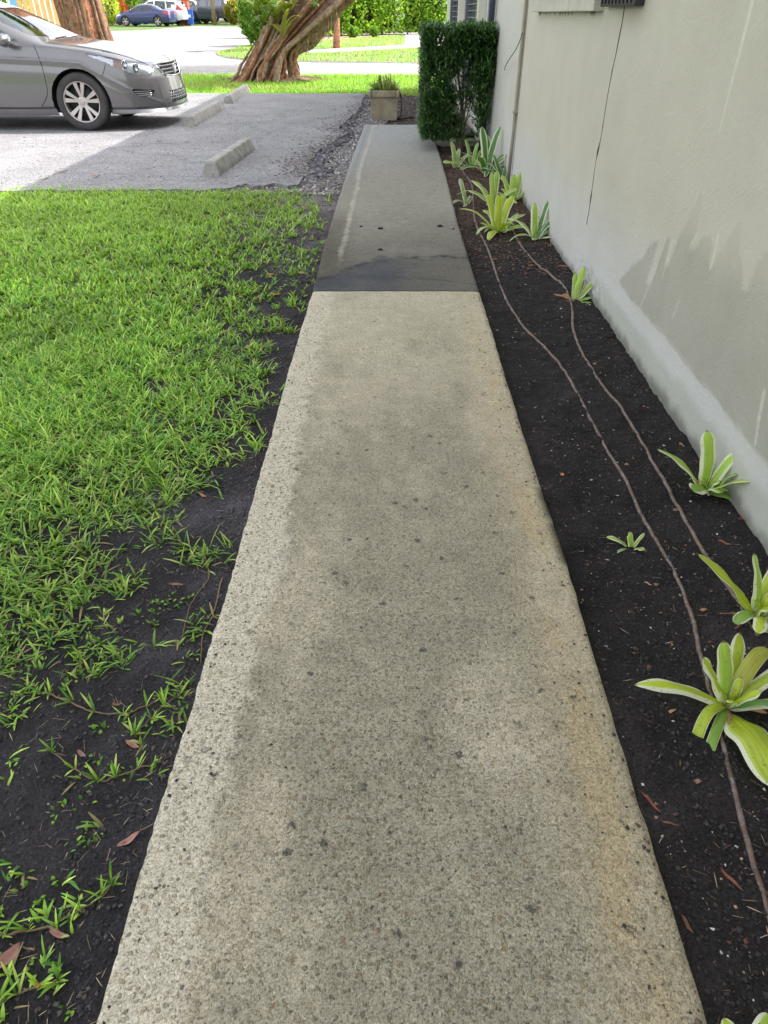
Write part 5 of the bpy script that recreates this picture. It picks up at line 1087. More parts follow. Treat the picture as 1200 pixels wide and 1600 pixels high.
    for wx in p['wheels']:
        for sy in (-1, 1):
            n_ = 24; V_ = []
            for yv in (hw * 1.06, hw * .66):
                for i in range(n_ + 1): an = PI * 1.12 * i / n_ - PI * .06; V_.append((-wx + R_ * 1.01 * math.cos(an), sy * yv, wz + R_ * 1.01 * math.sin(an)))
            b0 = n_ + 1; g.add(V_, [(i, i + 1, b0 + i + 1, b0 + i) for i in range(n_)] + [tuple(range(b0, 2 * b0))])
    g.build('underbody', M_trimb, car)
    # cabin
    z0 = p['zbelt']; g = G()
    for xs_ in (p['windshield'][1] + .35, p['windshield'][1] + 1.25):
        for ys_ in (-.36, .36): g.box((-xs_, ys_, z0 - .12), (.12, .48, .62), bev=.04).box((-xs_ - .02, ys_, z0 + .26), (.09, .26, .16), bev=.03)
    g.box((-(p['windshield'][0] + .42), 0, z0 - .06), (.5, 1.3, .12), bev=.04)
    g.build('seats', M_seat, car)
    if detail:
        g = G(); Mx = Matrix.Translation((-(p['windshield'][0] + .82), .36, z0 + .02)) @ Matrix.Rotation(R(65), 4, 'Y'); pr = [(.185 + .014 * math.cos(a_), .014 * math.sin(a_)) for a_ in np.linspace(0, 2 * PI, 9)[:-1]]
        g.lathe(pr, 28, Mx, True).box((0, 0, 0), (.34, .05, .02), M=Mx).build('steering_wheel', M_trimb, car, True)
    # wheels
    hwm = p['track']; rr = p['rw']
    for wx in p['wheels']:
        for sy in (-1, 1):
            Mx = Matrix.Translation((-wx, sy * hwm, wz)) @ Matrix.Rotation(-sy * PI / 2, 4, 'X')   # local z points outward
            g = G(); g.lathe([(rr * .10, -.02), (rr * .62, -.03), (rr * .66, -.10)], 24, Mx)
            wh = g.build('wheel', M_trimb, car, True)
            g = G(); pr = [(rr * .70, .040), (rr * .76, .058), (rr * .90, .060), (rr * .965, .048), (rr * .995, .02), (rr, -.08), (rr * .97, -.15), (rr * .7, -.15)]
            g.lathe(pr, 48, Mx, True).build('tyre', M_tyre, wh, True)
            g = G(); g.lathe([(rr * .71, .046), (rr * .70, .052), (rr * .665, .046), (rr * .65, .0), (rr * .655, -.1)], 48, Mx)
            g.lathe([(.001, .034), (rr * .07, .033), (rr * .09, .026), (rr * .19, .022), (rr * .20, -.01)], 24, Mx)
            nsp = p.get('spokes', 5)
            for k in range(nsp):
                a0 = 2 * PI * k / nsp + .3
                for da in ((-.115, .115) if detail else (0,)):
                    wi, wo = (.013, .026) if detail else (.03, .045)
                    c0 = Vector((math.cos(a0 + da * 1.2), math.sin(a0 + da * 1.2), 0)); c1 = Vector((math.cos(a0 + da * 2.0), math.sin(a0 + da * 2.0), 0)); t0 = Vector((-c0.y, c0.x, 0))
                    p0 = c0 * rr * .16; p1 = c1 * rr * .66; z0_, z1_ = Vector((0, 0, .024)), Vector((0, 0, .040)); dn = Vector((0, 0, .03))
                    g.add([Mx @ v for v in (p0 - t0 * wi + z0_, p0 + t0 * wi + z0_, p1 + t0 * wo + z1_, p1 - t0 * wo + z1_, p0 - t0 * wi + z0_ - dn, p0 + t0 * wi + z0_ - dn, p1 + t0 * wo + z1_ - dn, p1 - t0 * wo + z1_ - dn)],
                          [(0, 1, 2, 3), (0, 4, 5, 1), (1, 5, 6, 2), (3, 2, 6, 7), (0, 3, 7, 4)])
            g.build('rim', M_rim, wh)
            if detail:
                g = G()
                for k in range(5): a0 = 2 * PI * k / 5; g.lathe([(.001, .03), (.009, .029), (.010, .018)], 8, Mx @ Matrix.Translation((rr * .14 * math.cos(a0), rr * .14 * math.sin(a0), 0)))
                g.build('wheel_nuts', M_chromed, wh)
    c.W = W; return car, c
M_chromed = mat('dull_chrome', (.50, .50, .52), .28, metal=.9, var=.35, vs=40, bump=0)
def mirror(car, x, y, z, m, s=1.0):
    for sy in (-1, 1):
        g = G(); g.ell((-x, sy * (y + .10), z), (.07 * s, .115 * s, .072 * s), 10); g.box((-x + .0, sy * (y - .02), z - .03), (.05, .12, .03), bev=.008)
        mr = g.build('wing_mirror', m, car, True); g = G(); g.box((-x - .062 * s, sy * (y + .10), z), (.008, .18 * s, .10 * s), bev=.003); g.build('mirror_glass', M_chrome, mr)

sedan = dict(L=4.85, zt=[(0, .735), (.06, .77), (.2, .835), (.5, .905), (.9, .96), (1.25, .995), (1.34, 1.01), (1.7, 1.19), (2.05, 1.345), (2.3, 1.415), (2.7, 1.455), (3.1, 1.45), (3.5, 1.38), (3.9, 1.235), (4.2, 1.12), (4.5, 1.10), (4.8, 1.06), (4.85, 1.0)],
             zs=[(0, .655), (.3, .77), (.7, .865), (1.2, .925), (2, .955), (3, .985), (4, 1.01), (4.6, .99), (4.85, .93)], zb=[(0, .235), (.3, .19), (1.6, .175), (3.4, .175), (4.4, .24), (4.85, .3)],
             w=[(0, .60), (.03, .66), (.1, .74), (.2, .80), (.35, .855), (.6, .895), (1, .918), (2, .925), (3.8, .922), (4.3, .89), (4.65, .80), (4.85, .66)],
             front=[(.18, .03), (.25, -.03), (.45, .0), (.58, .02), (.72, .07), (.8, .12)], rear=[(.3, .06), (.5, .0), (.75, .02), (1.0, .05)], wheels=(.98, 3.755), track=.845, rw=.332, wz=.332, arch=.372, zbelt=.97, windshield=(1.30, 2.12), wsy=.76, wup=34, rearglass=(3.42, 4.12), bow=.20, boxy=2.2, tumble=.27,
             crease=[(0, .3), (.9, .76), (1.4, .79), (4.2, .90), (4.85, .90)],
             side_windows=[([(1.62, .985), (1.80, 1.08), (2.10, 1.235), (2.38, 1.335), (2.66, 1.375), (2.70, 1.0)], 'front_side_window'), ([(2.78, 1.0), (2.74, 1.38), (3.0, 1.37), (3.35, 1.31), (3.75, 1.12), (3.86, 1.03)], 'rear_side_window')],
             lamps=[('headlight', [(-.2, .60), (-.2, .715), (.20, .775), (.50, .825), (.80, .865), (.78, .835), (.55, .765), (.42, .70), (.20, .635), (.0, .60)], None, 'front'), ('tail_light', [(4.4, .82), (4.5, 1.0), (5.2, 1.0), (5.2, .80)], M_red, 'rear')],
             cap=[('grille', [(0, .585), (.36, .60), (.50, .70), (.47, .735), (0, .735)], M_trimb), ('lower_grille', [(0, .30), (.40, .30), (.44, .34), (.42, .425), (0, .425)], M_trimb)],
             sidepatch=[('fog_lamp_recess', [(.10, .385), (.06, .455), (.32, .475), (.26, .40)], M_trimb)],
             doors=[('front_door', [(1.50, .28), (1.36, .50), (1.40, .975), (2.72, .975), (2.72, .28)]), ('rear_door', [(2.735, .28), (2.735, .99), (3.7, 1.0), (3.78, .80), (3.42, .60), (3.30, .28)])], handles={'door': (2.5,)}, hood=(.12, 1.30), spokes=5)
GX, GYc = P(137, 205)
car, cc = build_car(sedan, .0135, 'parked_sedan', 'silver-grey four-door sedan parked at the left, facing right toward the wheel stops', 'car', (GX + .98, GYc + .90, -.004), R(0), M_grey, detail=True)
mirror(car, 1.72, .93, 1.0, M_grey)
def ysurf(s, z):                                      # half width of the body at a station and height
    i = int(np.argmin(abs(cc.s - s))); return float(np.interp(z, cc.Z[i, :cc.nl + 6], cc.Y[i, :cc.nl + 6]))
M_gap = mat('panel_gap', (.012, .012, .012), .8, var=.1, bump=0)
for sy in (-1, 1):
    for nm, ln_ in (('door_seam', [(1.52, .28), (1.40, .42), (1.375, .6), (1.39, .8), (1.43, .95)]), ('door_seam', [(2.73, .28), (2.73, .6), (2.73, .96)]), ('door_seam', [(3.40, .5), (3.62, .72), (3.76, .9), (3.74, 1.0)]), ('bumper_seam', [(.64, .62), (.60, .68), (.56, .75)]), ('sill_seam', [(1.40, .265), (2.0, .26), (3.3, .26)])):
        sp = spline(ln_, 26); g = G(); W3 = cc.nose(np.array([(a_, sy * (ysurf(a_, z_) - .0005), z_) for a_, z_ in sp])); g.tube([tuple(q) for q in W3], .0042, 5); g.build(nm, M_gap, car, True)
    for hx in (2.50, 3.42):
        g = G(); yv = ysurf(hx, .845); g.box((-hx, sy * (yv + .018), .85), (.20, .022, .028), bev=.008); g.box((-hx, sy * (yv + .002), .83), (.19, .012, .05), bev=.004); g.build('door_handle', M_grey, car, True)
    g = G(); 
    for k in range(3): g.tube([tuple(q) for q in cc.nose(np.array([(a_, sy * (ysurf(a_, .40 + .022 * k) * .985), .402 + .022 * k) for a_ in np.linspace(.09, .29, 8)]))], .004, 5)
    g.build('fog_lamp_slats', M_chromed, car, True)
    g = G(); sp = spline([(.60, .90), (.4, .862), (.2, .80), (.05, .745)], 24)
    yy_ = np.interp([q[0] for q in sp], [.05, .6], [.60, .79]); zz_ = []
    for (s_, _), yv in zip(sp, yy_):
        i = int(np.argmin(abs(cc.s - s_))); zz_.append(float(np.interp(-yv, -cc.Y[i, cc.nl:], cc.Z[i, cc.nl:])))
    g.tube([tuple(q) for q in cc.nose(np.array([(s_, sy * yv, z_ + .001) for (s_, _), yv, z_ in zip(sp, yy_, zz_)]))], .004, 5); g.build('hood_seam', M_gap, car, True)
def capx(y, z): return cc.nose(np.array([(-.09 * (1 - min(1, abs(y) / .6) ** 2), y, z)]))[0]
M_bar = mat('grille_bar', (.20, .20, .21), .35, metal=.6, var=.1, bump=0)
g = G()
for k, z_ in enumerate((.625, .665, .705)):
    hw_ = .36 + .12 * k / 3; g.tube([tuple(capx(y_, z_) + np.array([-.006, 0, 0])) for y_ in np.linspace(-hw_, hw_, 25)], .0085 if k < 3 else .013, 6)
g.build('grille_bars', M_bar, car, True)
g = G(); g.tube([tuple(capx(y_, .742 - .10 * max(0, abs(y_) - .40)) + np.array([.004, 0, 0])) for y_ in np.linspace(-.56, .56, 31)], .014, 6); g.tube([tuple(capx(y_, .588 + .12 * max(0, abs(y_) - .2)) + np.array([.002, 0, 0])) for y_ in np.linspace(-.46, .46, 31)], .008, 6)
for sy in (-1, 1): g.tube([tuple(capx(sy * a_, b__) + np.array([.004, 0, 0])) for a_, b__ in ((.38, .595), (.46, .65), (.53, .72))], .012, 6)
g.build('grille_frame', M_chrome, car, True)
g = G(); ex_ = capx(0, .66)[0] + .016
for s_ in (-1, 1): g.add([(ex_, s_ * .030, .625), (ex_, s_ * .046, .625), (ex_, s_ * .058, .705), (ex_, s_ * .040, .705), (ex_ + .01, s_ * .032, .627), (ex_ + .01, s_ * .044, .627), (ex_ + .01, s_ * .055, .703), (ex_ + .01, s_ * .042, .703)], [(0, 1, 2, 3), (4, 5, 6, 7), (0, 1, 5, 4), (1, 2, 6, 5), (2, 3, 7, 6), (3, 0, 4, 7)])
g.box((ex_ + .005, 0, .662), (.01, .076, .016)); fr = [(ex_ + .002, .064 * math.cos(a_) * (1 + .12 * math.sin(a_)), .665 + .056 * math.sin(a_)) for a_ in np.linspace(0, 2 * PI, 25)]; g.tube(fr, .005, 5, False)
g.build('emblem', M_chrome, car)
g = G()
for k in range(11):
    for q in range(2): y0_ = -.42 + k * .084; g.tube([tuple(capx(y0_, .305) + np.array([-.01, 0, 0])), tuple(capx(min(.42, max(-.42, y0_ + (.084 if q else -.084))), .42) + np.array([-.01, 0, 0]))], .004, 4)
for z_ in (.335, .365, .395): g.tube([tuple(capx(y_, z_) + np.array([-.01, 0, 0])) for y_ in np.linspace(-.42, .42, 15)], .004, 4)
g.build('intake_mesh', M_chromed, car)
g = G(); W3 = []
for y_ in np.linspace(-1, 1, 41):
    s_ = .0 + .62 * max(0, (abs(y_) - .72) / .28) ** 1.1; yv = np.sign(y_) * (abs(y_) / .72 * .62 if abs(y_) < .72 else float(np.interp(s_, cc.s, cc.w)) * .975)
    q = cc.nose(np.array([(s_ - (.09 * (1 - (abs(yv) / .62) ** 2) if abs(y_) < .72 else 0), yv, .225)]))[0]; W3.append((q[0] + .014, q[1] * 1.006, .222))
V_ = [(x_, y__, z_ + d) for (x_, y__, z_) in W3 for d in (-.018, .018)] + [(x_ - .06, y__ * .96, z_ + d) for (x_, y__, z_) in W3 for d in (-.018, .030)]
nW = len(W3); Ff = [(2 * i, 2 * i + 2, 2 * i + 3, 2 * i + 1) for i in range(nW - 1)] + [(2 * i + 1, 2 * i + 3, 2 * nW + 2 * i + 3, 2 * nW + 2 * i + 1) for i in range(nW - 1)] + [(2 * i, 2 * i + 2, 2 * nW + 2 * i + 2, 2 * nW + 2 * i) for i in range(nW - 1)]
mk('front_lip', V_, Ff, M_grey, car)
g = G(); 
for y_ in (-.45, .1): g.tube([(-1.31, y_, 1.012), (-1.36, y_ + .5, 1.024)], .006, 5)
g.build('wiper', M_trimb, car, True)
# ------------------------------------------------------------------ trees
M_fig = mat('fig_bark', S(132, 104, 84), .9, var=.5, vs=7, bump=.8, bs=30, dist=.03, mottle=(9.0, .54, S(86, 64, 50)))
M_fig2 = mat('fig_root', S(164, 138, 114), .9, var=.5, vs=14, bump=.9, bs=50, dist=.03, mottle=(11.0, .56, S(100, 74, 56)))
M_rootred = mat('reddish_root', S(158, 108, 80), .9, var=.5, vs=14, bump=.9, bs=50, dist=.03, mottle=(9.0, .54, S(104, 76, 60)))
lcols = np.array([S(96, 132, 46), S(80, 116, 44), S(116, 150, 56), S(70, 104, 44), S(140, 170, 66)])
M_tleaf = blade_mat('tree_leaf', .35, .45)
def crown(par, cx, cy, cz, r, n, cols, lf=(.08, .16), lw=(.04, .08), off=(0, 0, 0)):
    k = 26; cl = rng.normal(0, 1, (k, 3)); cl /= np.linalg.norm(cl, axis=1)[:, None]; cl = cl * (rng.random((k, 1)) ** .4) * np.array(r) * .8
    def pf(n):
        i = rng.integers(0, k, n); q = rng.normal(0, 1, (n, 3)); q /= np.linalg.norm(q, axis=1)[:, None]
        return np.array([cx, cy, cz]) + cl[i] + q * (rng.random((n, 1)) ** .33) * np.array(r) * .33
    V, Fc, T = leafcloud(n, pf, lf, lw, cols, K=2, up=.3, droop=1.0)
    return mk('crown', V - np.array(off), Fc, M_tleaf, par, tone=T)
# leaning strangler fig
bx, by = PF(415, 121); fig = empty('leaning_fig_tree', (bx, by, float(zg(by)) - .08), 0, 'big leaning fig tree of twisted brown roots with strappy plants growing on it', 'tree')
pxm = (by * CP + .74) / F                              # metres per photo pixel at that distance
def fp(x, y, dy=0.0): return ((x - 415) * pxm * (1 + dy / by), dy, (121 - y) * pxm * 1.0 / 1.155 )
def rope(pts, r0, r1, n=26, wob=.02):
    sp = spline(pts, n); return [(q[0] + random.gauss(0, wob * .4), q[1] + random.gauss(0, wob * .4), q[2]) for q in sp], [r0 + (r1 - r0) * i / (n - 1) for i in range(n)]
g = G()
core = spline([fp(415, 128), fp(425, 90), fp(452, 55), fp(492, 15), fp(545, -30), fp(610, -90), fp(660, -170)], 30)
rr_ = np.interp(np.linspace(0, 1, 30), [0, .12, .3, .5, .75, 1], [.46, .38, .40, .50, .36, .20])
V_ = []; n_ = 40
for i, q in enumerate(core):
    t = core[min(i + 1, 29)] - core[max(i - 1, 0)]; t = t / np.linalg.norm(t); a_ = np.cross(t, [0, 1, 0]); a_ /= np.linalg.norm(a_); b2 = np.cross(t, a_)
    for k in range(n_):
        an = 2 * PI * k / n_; r_ = rr_[i] * (1 + .16 * math.sin(an * 5 + i * .22) + .12 * math.sin(an * 9 - i * .35) + .22 * (float(vnoise(k * .5, i * .35, 5)) - .5)); V_.append(q + a_ * r_ * math.cos(an) + b2 * r_ * math.sin(an) * .8)
g.add(V_, [(i * n_ + k, i * n_ + (k + 1) % n_, (i + 1) * n_ + (k + 1) % n_, (i + 1) * n_ + k) for i in range(29) for k in range(n_)])
g.build('trunk', M_fig, fig, True)
g = G(); g2 = G(); g3 = G()
for k in range(46):                                    # strands wrapped round the trunk
    u = random.random(); x0 = 378 + u * 64; dy = random.uniform(-.55, .1); xm = 402 + u * 46; top = 446 + u * 92
    p_, r_ = rope([fp(x0, 124, dy * 1.3), fp((x0 + xm) / 2 + random.uniform(-5, 8), 100, dy * 1.15), fp(xm + 10 + random.uniform(-6, 6), 72, dy), fp((xm + top) / 2 + 8, 38, dy * .9), fp(top + 10, 0, dy * .8), fp(top + 50, -45, dy * .6)], random.uniform(.025, .075), random.uniform(.015, .04))
    (g2 if k % 3 else g3).tube(p_, r_, 7)
for k in range(26):                                    # the right-hand prop root
    x0 = 462 + random.uniform(-9, 9); dy = random.uniform(-.30, .1)
    p_, r_ = rope([fp(x0 + 1, 123, dy), fp(461 + random.uniform(-6, 6), 100, dy), fp(462 + random.uniform(-5, 6), 80, dy), fp(474 + random.uniform(-4, 8), 62, dy), fp(490 + random.uniform(-6, 10), 38, dy), fp(520, 5, dy)], .045, .025); (g2 if k % 2 else g3).tube(p_, r_, 7)
for k in range(22):                                    # hanging strands
    x0 = random.uniform(476, 545); y0 = 58 - (x0 - 476) * .62; p_, r_ = rope([fp(x0, y0 - 10, -.3), fp(x0 + random.uniform(-4, 3), y0 + 14, -.32), fp(x0 + random.uniform(-8, 4), y0 + random.uniform(18, 40), -.33)], .014, .004, 10); g2.tube(p_, r_, 5)
for k in range(30):                                    # flaring buttress roots
    x0 = 372 + random.random() * 82; p_, r_ = rope([fp(x0 - 6 + (x0 - 412) * .25, 125, random.uniform(-.75, -.3)), fp(x0, 112, random.uniform(-.55, -.3)), fp(x0 * .7 + 425 * .3 + random.uniform(-5, 5), 88, -.4), fp(x0 * .5 + 445 * .5, 60, -.34)], random.uniform(.03, .06), .012, 16, .03); (g2 if k % 2 else g3).tube(p_, r_, 6)
for k in range(34):                                    # surface roots
    a_ = random.uniform(PI * .95, PI * 2.05); l = random.uniform(.35, 1.1); p_, r_ = rope([(.15 + .45 * math.cos(a_), .3 * math.sin(a_), .10), (.2 + (.45 + l * .5) * math.cos(a_ + .1), (.3 + l * .3) * math.sin(a_), .07), (.2 + (.45 + l) * math.cos(a_ + .25), (.3 + l * .55) * math.sin(a_ + .1), .015)], .04, .012, 12); g2.tube(p_, r_, 6)
g2.build('aerial_roots', M_fig2, fig, True); g3.build('aerial_roots', M_rootred, fig, True)
g = G()
for (x, y, z) in ((2.0, 5.0, 6.2), (4.6, 4.5, 6.0), (1.2, 6.5, 7.2), (3.0, 7.0, 7.4)): p_, r_ = rope([tuple(core[-2]), tuple((core[-1] + np.array([x, y, z])) / 2 + np.array([0, 0, .4])), (x, y, z)], .18, .05, 12); g.tube(p_, r_, 8)
g.build('limb', M_fig, fig, True)
crown(fig, 2.2, 5.6, 7.0, (3.6, 3.0, 1.7), 16000, lcols)
# strappy plants perched on the fig
def epi(x, y, n, ln, col, lab, dy=-.72, wd=.085):
    ln *= 1.35
    q = np.array(fp(x, y, dy)) + np.array([bx, by, float(zg(by)) - .08]); r = empty('perched_plant', tuple(q), 0, lab, 'plant', 'strappy plants perched on the leaning fig')
    for k in range(n): az = 360 * k / n + random.uniform(-20, 20); strap(r, (0, 0, 0), az, ln * random.uniform(.75, 1.15), wd, random.uniform(5, 50), random.uniform(40, 120), col * random.uniform(.8, 1.2), .1, nu=10)
    return r
epi(462, 22, 12, .38, S(160, 170, 66), 'yellow-green strappy plant in the middle of the leaning fig trunk')
epi(455, 52, 9, .46, S(190, 188, 96), 'pale yellow drooping strappy plant on the lower fork of the fig')
epi(432, 10, 12, .40, S(150, 168, 60), 'leafy yellow-green clump high on the left side of the fig trunk')
epi(428, 38, 10, .32, S(110, 130, 54), 'duller green clump on the left flank of the fig, under the highest one')
epi(505, 14, 7, .22, S(120, 160, 60), 'small fresh green sprout on the right side of the fig trunk', wd=.03)
epi(418, 24, 12, .40, S(140, 160, 60), 'bushy green clump on the far left edge of the fig trunk')
epi(482, 4, 10, .30, S(170, 176, 80), 'pale clump at the very top middle of the fig trunk', wd=.06)
epi(446, 30, 10, .34, S(150, 160, 64), 'yellowish clump between the highest clump and the drooping one on the fig')
# round bush to the left of the fig
def bush(name, x, y, r, h, n, cols, lab, lf=(.06, .12), lw=(.03, .06), cat='bush', group=None):
    z = float(zg(y)) - .08; e = empty(name, (x, y, z), 0, lab, cat, group)
    def pf(n):
        q = rng.normal(0, 1, (n, 3)); q /= np.linalg.norm(q, axis=1)[:, None]; rad = .72 + .28 * rng.random((n, 1)) ** .5; bump_ = 1 + .22 * (fbm(np.degrees(np.arctan2(q[:, 1], q[:, 0])) * .04 + x, q[:, 2] * 3 + y, 171) - .5)[:, None] * 2
        p = q * rad * bump_ * np.array([r, r, h / 2]); p[:, 2] += h / 2; return p
    V, Fc, T = leafcloud(n, pf, lf, lw, cols, K=2, up=.2, droop=1.0); mk('foliage', V, Fc, M_tleaf, e, tone=T)
    g = G()
    for k in range(5): a_ = k * 1.3; g.tube([(0, 0, 0), (r * .3 * math.cos(a_), r * .3 * math.sin(a_), h * .35), (r * .6 * math.cos(a_), r * .6 * math.sin(a_), h * .7)], [.04, .03, .015], 6)
    g.build('stem', M_bark, e, True); return e
bcol = np.array([S(124, 160, 60), S(104, 144, 56), S(150, 182, 76), S(90, 126, 50)])
q = PF(404, 69); bush('round_bush', q[0] + .2, q[1], .95, 2.1, 5200, bcol, 'rounded bright green bush behind the left side of the leaning fig', (.10, .18), (.06, .10))
# left tree of reddish strands, behind the sedan
lx, ly = -7.35, 20.6; lt = empty('strand_trunk_tree', (lx, ly, 0), 0, 'thick reddish-brown stranded tree trunk rising behind the silver-grey sedan', 'tree')
g = G(); g2 = G()
g.tube([(0, 0, -.1), (-.12, 0, 1), (-.38, 0, 2.6), (-.6, 0, 5)], [.50, .46, .42, .3], 20)
for k in range(70):
    a_ = random.uniform(0, 2 * PI); rr0 = .54
    pts = [((rr0 - i * .02) * math.cos(a_ + .12 * i) + (.12 if i == 0 else 0) * math.cos(a_) - .11 * i * .9, (rr0 - i * .02) * math.sin(a_ + .12 * i), i * .72 - .08) for i in range(6)]
    p_, r_ = rope(pts, random.uniform(.03, .07), random.uniform(.02, .04), 22); (g2 if k % 2 else g).tube(p_, r_, 6)
g.build('trunk', M_rootred, lt, True); g2.build('aerial_roots', M_fig, lt, True)
for (x, y, z) in ((-2.5, .5, 6.5), (.8, 1.5, 6.9), (-1.0, -1.2, 6.6)): g = G(); g.tube([(-.6, 0, 4.6), (x * .6, y * .6, 5.6), (x, y, z)], [.2, .13, .06], 8); g.build('limb', M_fig, lt, True)
crown(lt, -1.0, .8, 7.2, (3.0, 2.4, 1.5), 9000, lcols)
for nm, pts_, lab in (('x', [(-6.65, 22.0, 0), (-6.6, 22, 1.2), (-6.62, 22.0, 3.4)], ''),): pass

# leafy hedge across the verge
hx0, hy0 = PF(500, 59); hx1, hy1 = PF(630, 52.5); hx2, hy2 = PF(700, 52)
hcol2 = np.array([S(150, 186, 64), S(128, 168, 58), S(176, 204, 86), S(100, 142, 50), S(200, 216, 110)])
def longhedge(x0, y0, x1, y1, w_, h, n, lab, cols=hcol2, lf=(.14, .24), lw=(.09, .15), name='leafy_hedge'):
    L = math.hypot(x1 - x0, y1 - y0); a_ = math.atan2(y1 - y0, x1 - x0); zz_ = float(zg((y0 + y1) / 2)) - .08; e = empty(name, (x0, y0, zz_), a_, lab, 'hedge')
    def pf(n):
        u = rng.random(n) * L; s = rng.random(n); q = s * (2 * h + w_)
        yy = np.where(q < h, 0, np.where(q < h + w_, q - h, w_)); z_ = np.where(q < h, q, np.where(q < h + w_, h, 2 * h + w_ - q)); dep = .25 * rng.random(n) ** 1.5
        yy = yy + np.where(q < h, dep, np.where(q > h + w_, -dep, 0)) + .25 * (fbm(u * .8, z_ * 1.3, 181) - .5); z_ = z_ - np.where((q >= h) & (q <= h + w_), dep, 0) + .22 * (fbm(u * .9, yy, 182) - .5)
        z_ = np.maximum(z_, .12); hol = fbm(u * 1.6, z_ * 2.2, 183); k = rng.random(n) < sst(.30, .48, hol) * (.45 + .55 * sst(.1, .6, z_)) + .08; return np.stack([u, yy, z_], 1)[k]
    V, Fc, T = leafcloud(n, pf, lf, lw, cols, K=2, up=.4, droop=1.0); mk('foliage', V, Fc, M_tleaf, e, tone=T)
    g = G()
    for k in range(int(L / .7)): x_ = .35 + k * .7; g.tube([(x_, w_ / 2, 0), (x_ + .1, w_ / 2 + .1, h * .8)], [.05, .02], 6)
    g.box((L / 2, w_ / 2, h * .52), (L - .5, w_ * .35, h * .72)); g.build('stem', M_innerh, e, True); return e
M_innerh = mat('inner_branches', S(52, 58, 34), .95, var=.5, vs=8, bump=.8, bs=20, dist=.05)
longhedge(hx0 - 3.0, hy0 + .6, hx1, hy1, 1.3, 2.5, 26000, 'long bright yellow-green leafy hedge across the road, its left part behind the fig')
longhedge(hx1 + .05, hy1 + .2, hx2 + .0, hy2 + .2, 1.2, 2.0, 9000, 'shorter right-hand piece of leafy hedge next to the grey driveway')
# little shrubs at its foot, and a slim brown trunk in front
q = PF(560, 57)
for (px, py, r_, lb) in ((552, 57, .28, 'low shrub at the foot of the leafy hedge, nearest the fig'), (585, 56, .22, 'low shrub at the foot of the leafy hedge, toward the driveway')):
    X, Y = PF(px, py); bush('low_shrub', X, Y, r_, .45, 500, bcol, lb, (.12, .2), (.05, .08), group='low shrubs under the leafy hedge')
X, Y = PF(526, 73); st = empty('young_tree', (X, Y, float(zg(Y)) - .08), 0, 'slim reddish trunk standing on the verge right of the fig', 'tree')
g = G(); g.tube([(0, 0, 0), (.05, 0, .9), (-.05, 0, 2.2), (.1, 0, 4.2)], [.16, .11, .09, .05], 10); g.build('trunk', M_rootred, st, True); crown(st, .1, 0, 5.2, (1.4, 1.4, 1.2), 3000, lcols)
# palm trunk past the end of the house
X = (716 - XV) / F * (20.5 * CP + .7); pm = empty('palm_tree', (X, 20.5, -.02), 0, 'smooth greenish-brown palm trunk past the end of the house, above the dark bush', 'palm')
M_palm = mat('palm_trunk', S(142, 128, 92), .8, var=.4, vs=3, bump=.4, bs=20, mottle=(1.6, .5, S(150, 104, 62)))
g = G(); g.tube([(0.02, 0, -.1), (.0, 0, 1), (-.03, 0, 3), (-.02, 0, 6.5)], [.12, .10, .09, .08], 14); g.build('trunk', M_palm, pm, True)
for k in range(11): a_ = 360 * k / 11; strap(pm, (0, 0, 6.45), a_, 2.4, .55, 35, 80, S(80, 120, 50), 0, name='frond', nu=12, m=M_tleaf)

# ------------------------------------------------------------------ vehicles across the street
def W_at(x, y): X, Y = PF(x, y); return X, Y, float(zg(Y)) - .055
M_navy = paint('navy_paint', S(48, 56, 110), .3, .3); M_white = paint('white_paint', S(222, 222, 226), 0, .4); M_silver = paint('pale_silver_paint', S(206, 208, 214), .2, .4); M_black2 = paint('dark_grey_blue_paint', S(58, 64, 82), .2, .35)
compact = dict(sedan, L=4.6, zt=[(0, .68), (.1, .78), (.5, .88), (1.1, .97), (1.5, 1.18), (1.9, 1.37), (2.3, 1.445), (2.9, 1.44), (3.4, 1.33), (3.9, 1.12), (4.2, 1.09), (4.55, 1.05), (4.6, .95)],
               wheels=(.92, 3.62), windshield=(1.12, 1.92), rearglass=(3.1, 3.9), doors=[], hood=(.12, 1.1), crease=None, cap=[('grille', [(0, .5), (.4, .5), (.4, .6), (0, .6)], M_trimb)], sidepatch=[],
               side_windows=[([(1.35, .99), (1.9, 1.30), (2.35, 1.37), (2.40, 1.0)], 'front_side_window'), ([(2.48, 1.0), (2.44, 1.37), (2.9, 1.36), (3.35, 1.22), (3.65, 1.05)], 'rear_side_window')],
               lamps=[('headlight', [(-.2, .58), (-.2, .72), (.6, .80), (.5, .66)], M_chromed, 'front'), ('tail_light', [(4.15, .78), (4.1, .98), (5.2, 1.0), (5.2, .78)], M_red, 'rear')], zbelt=.97)
X, Y, Z = W_at(200, 39.5)
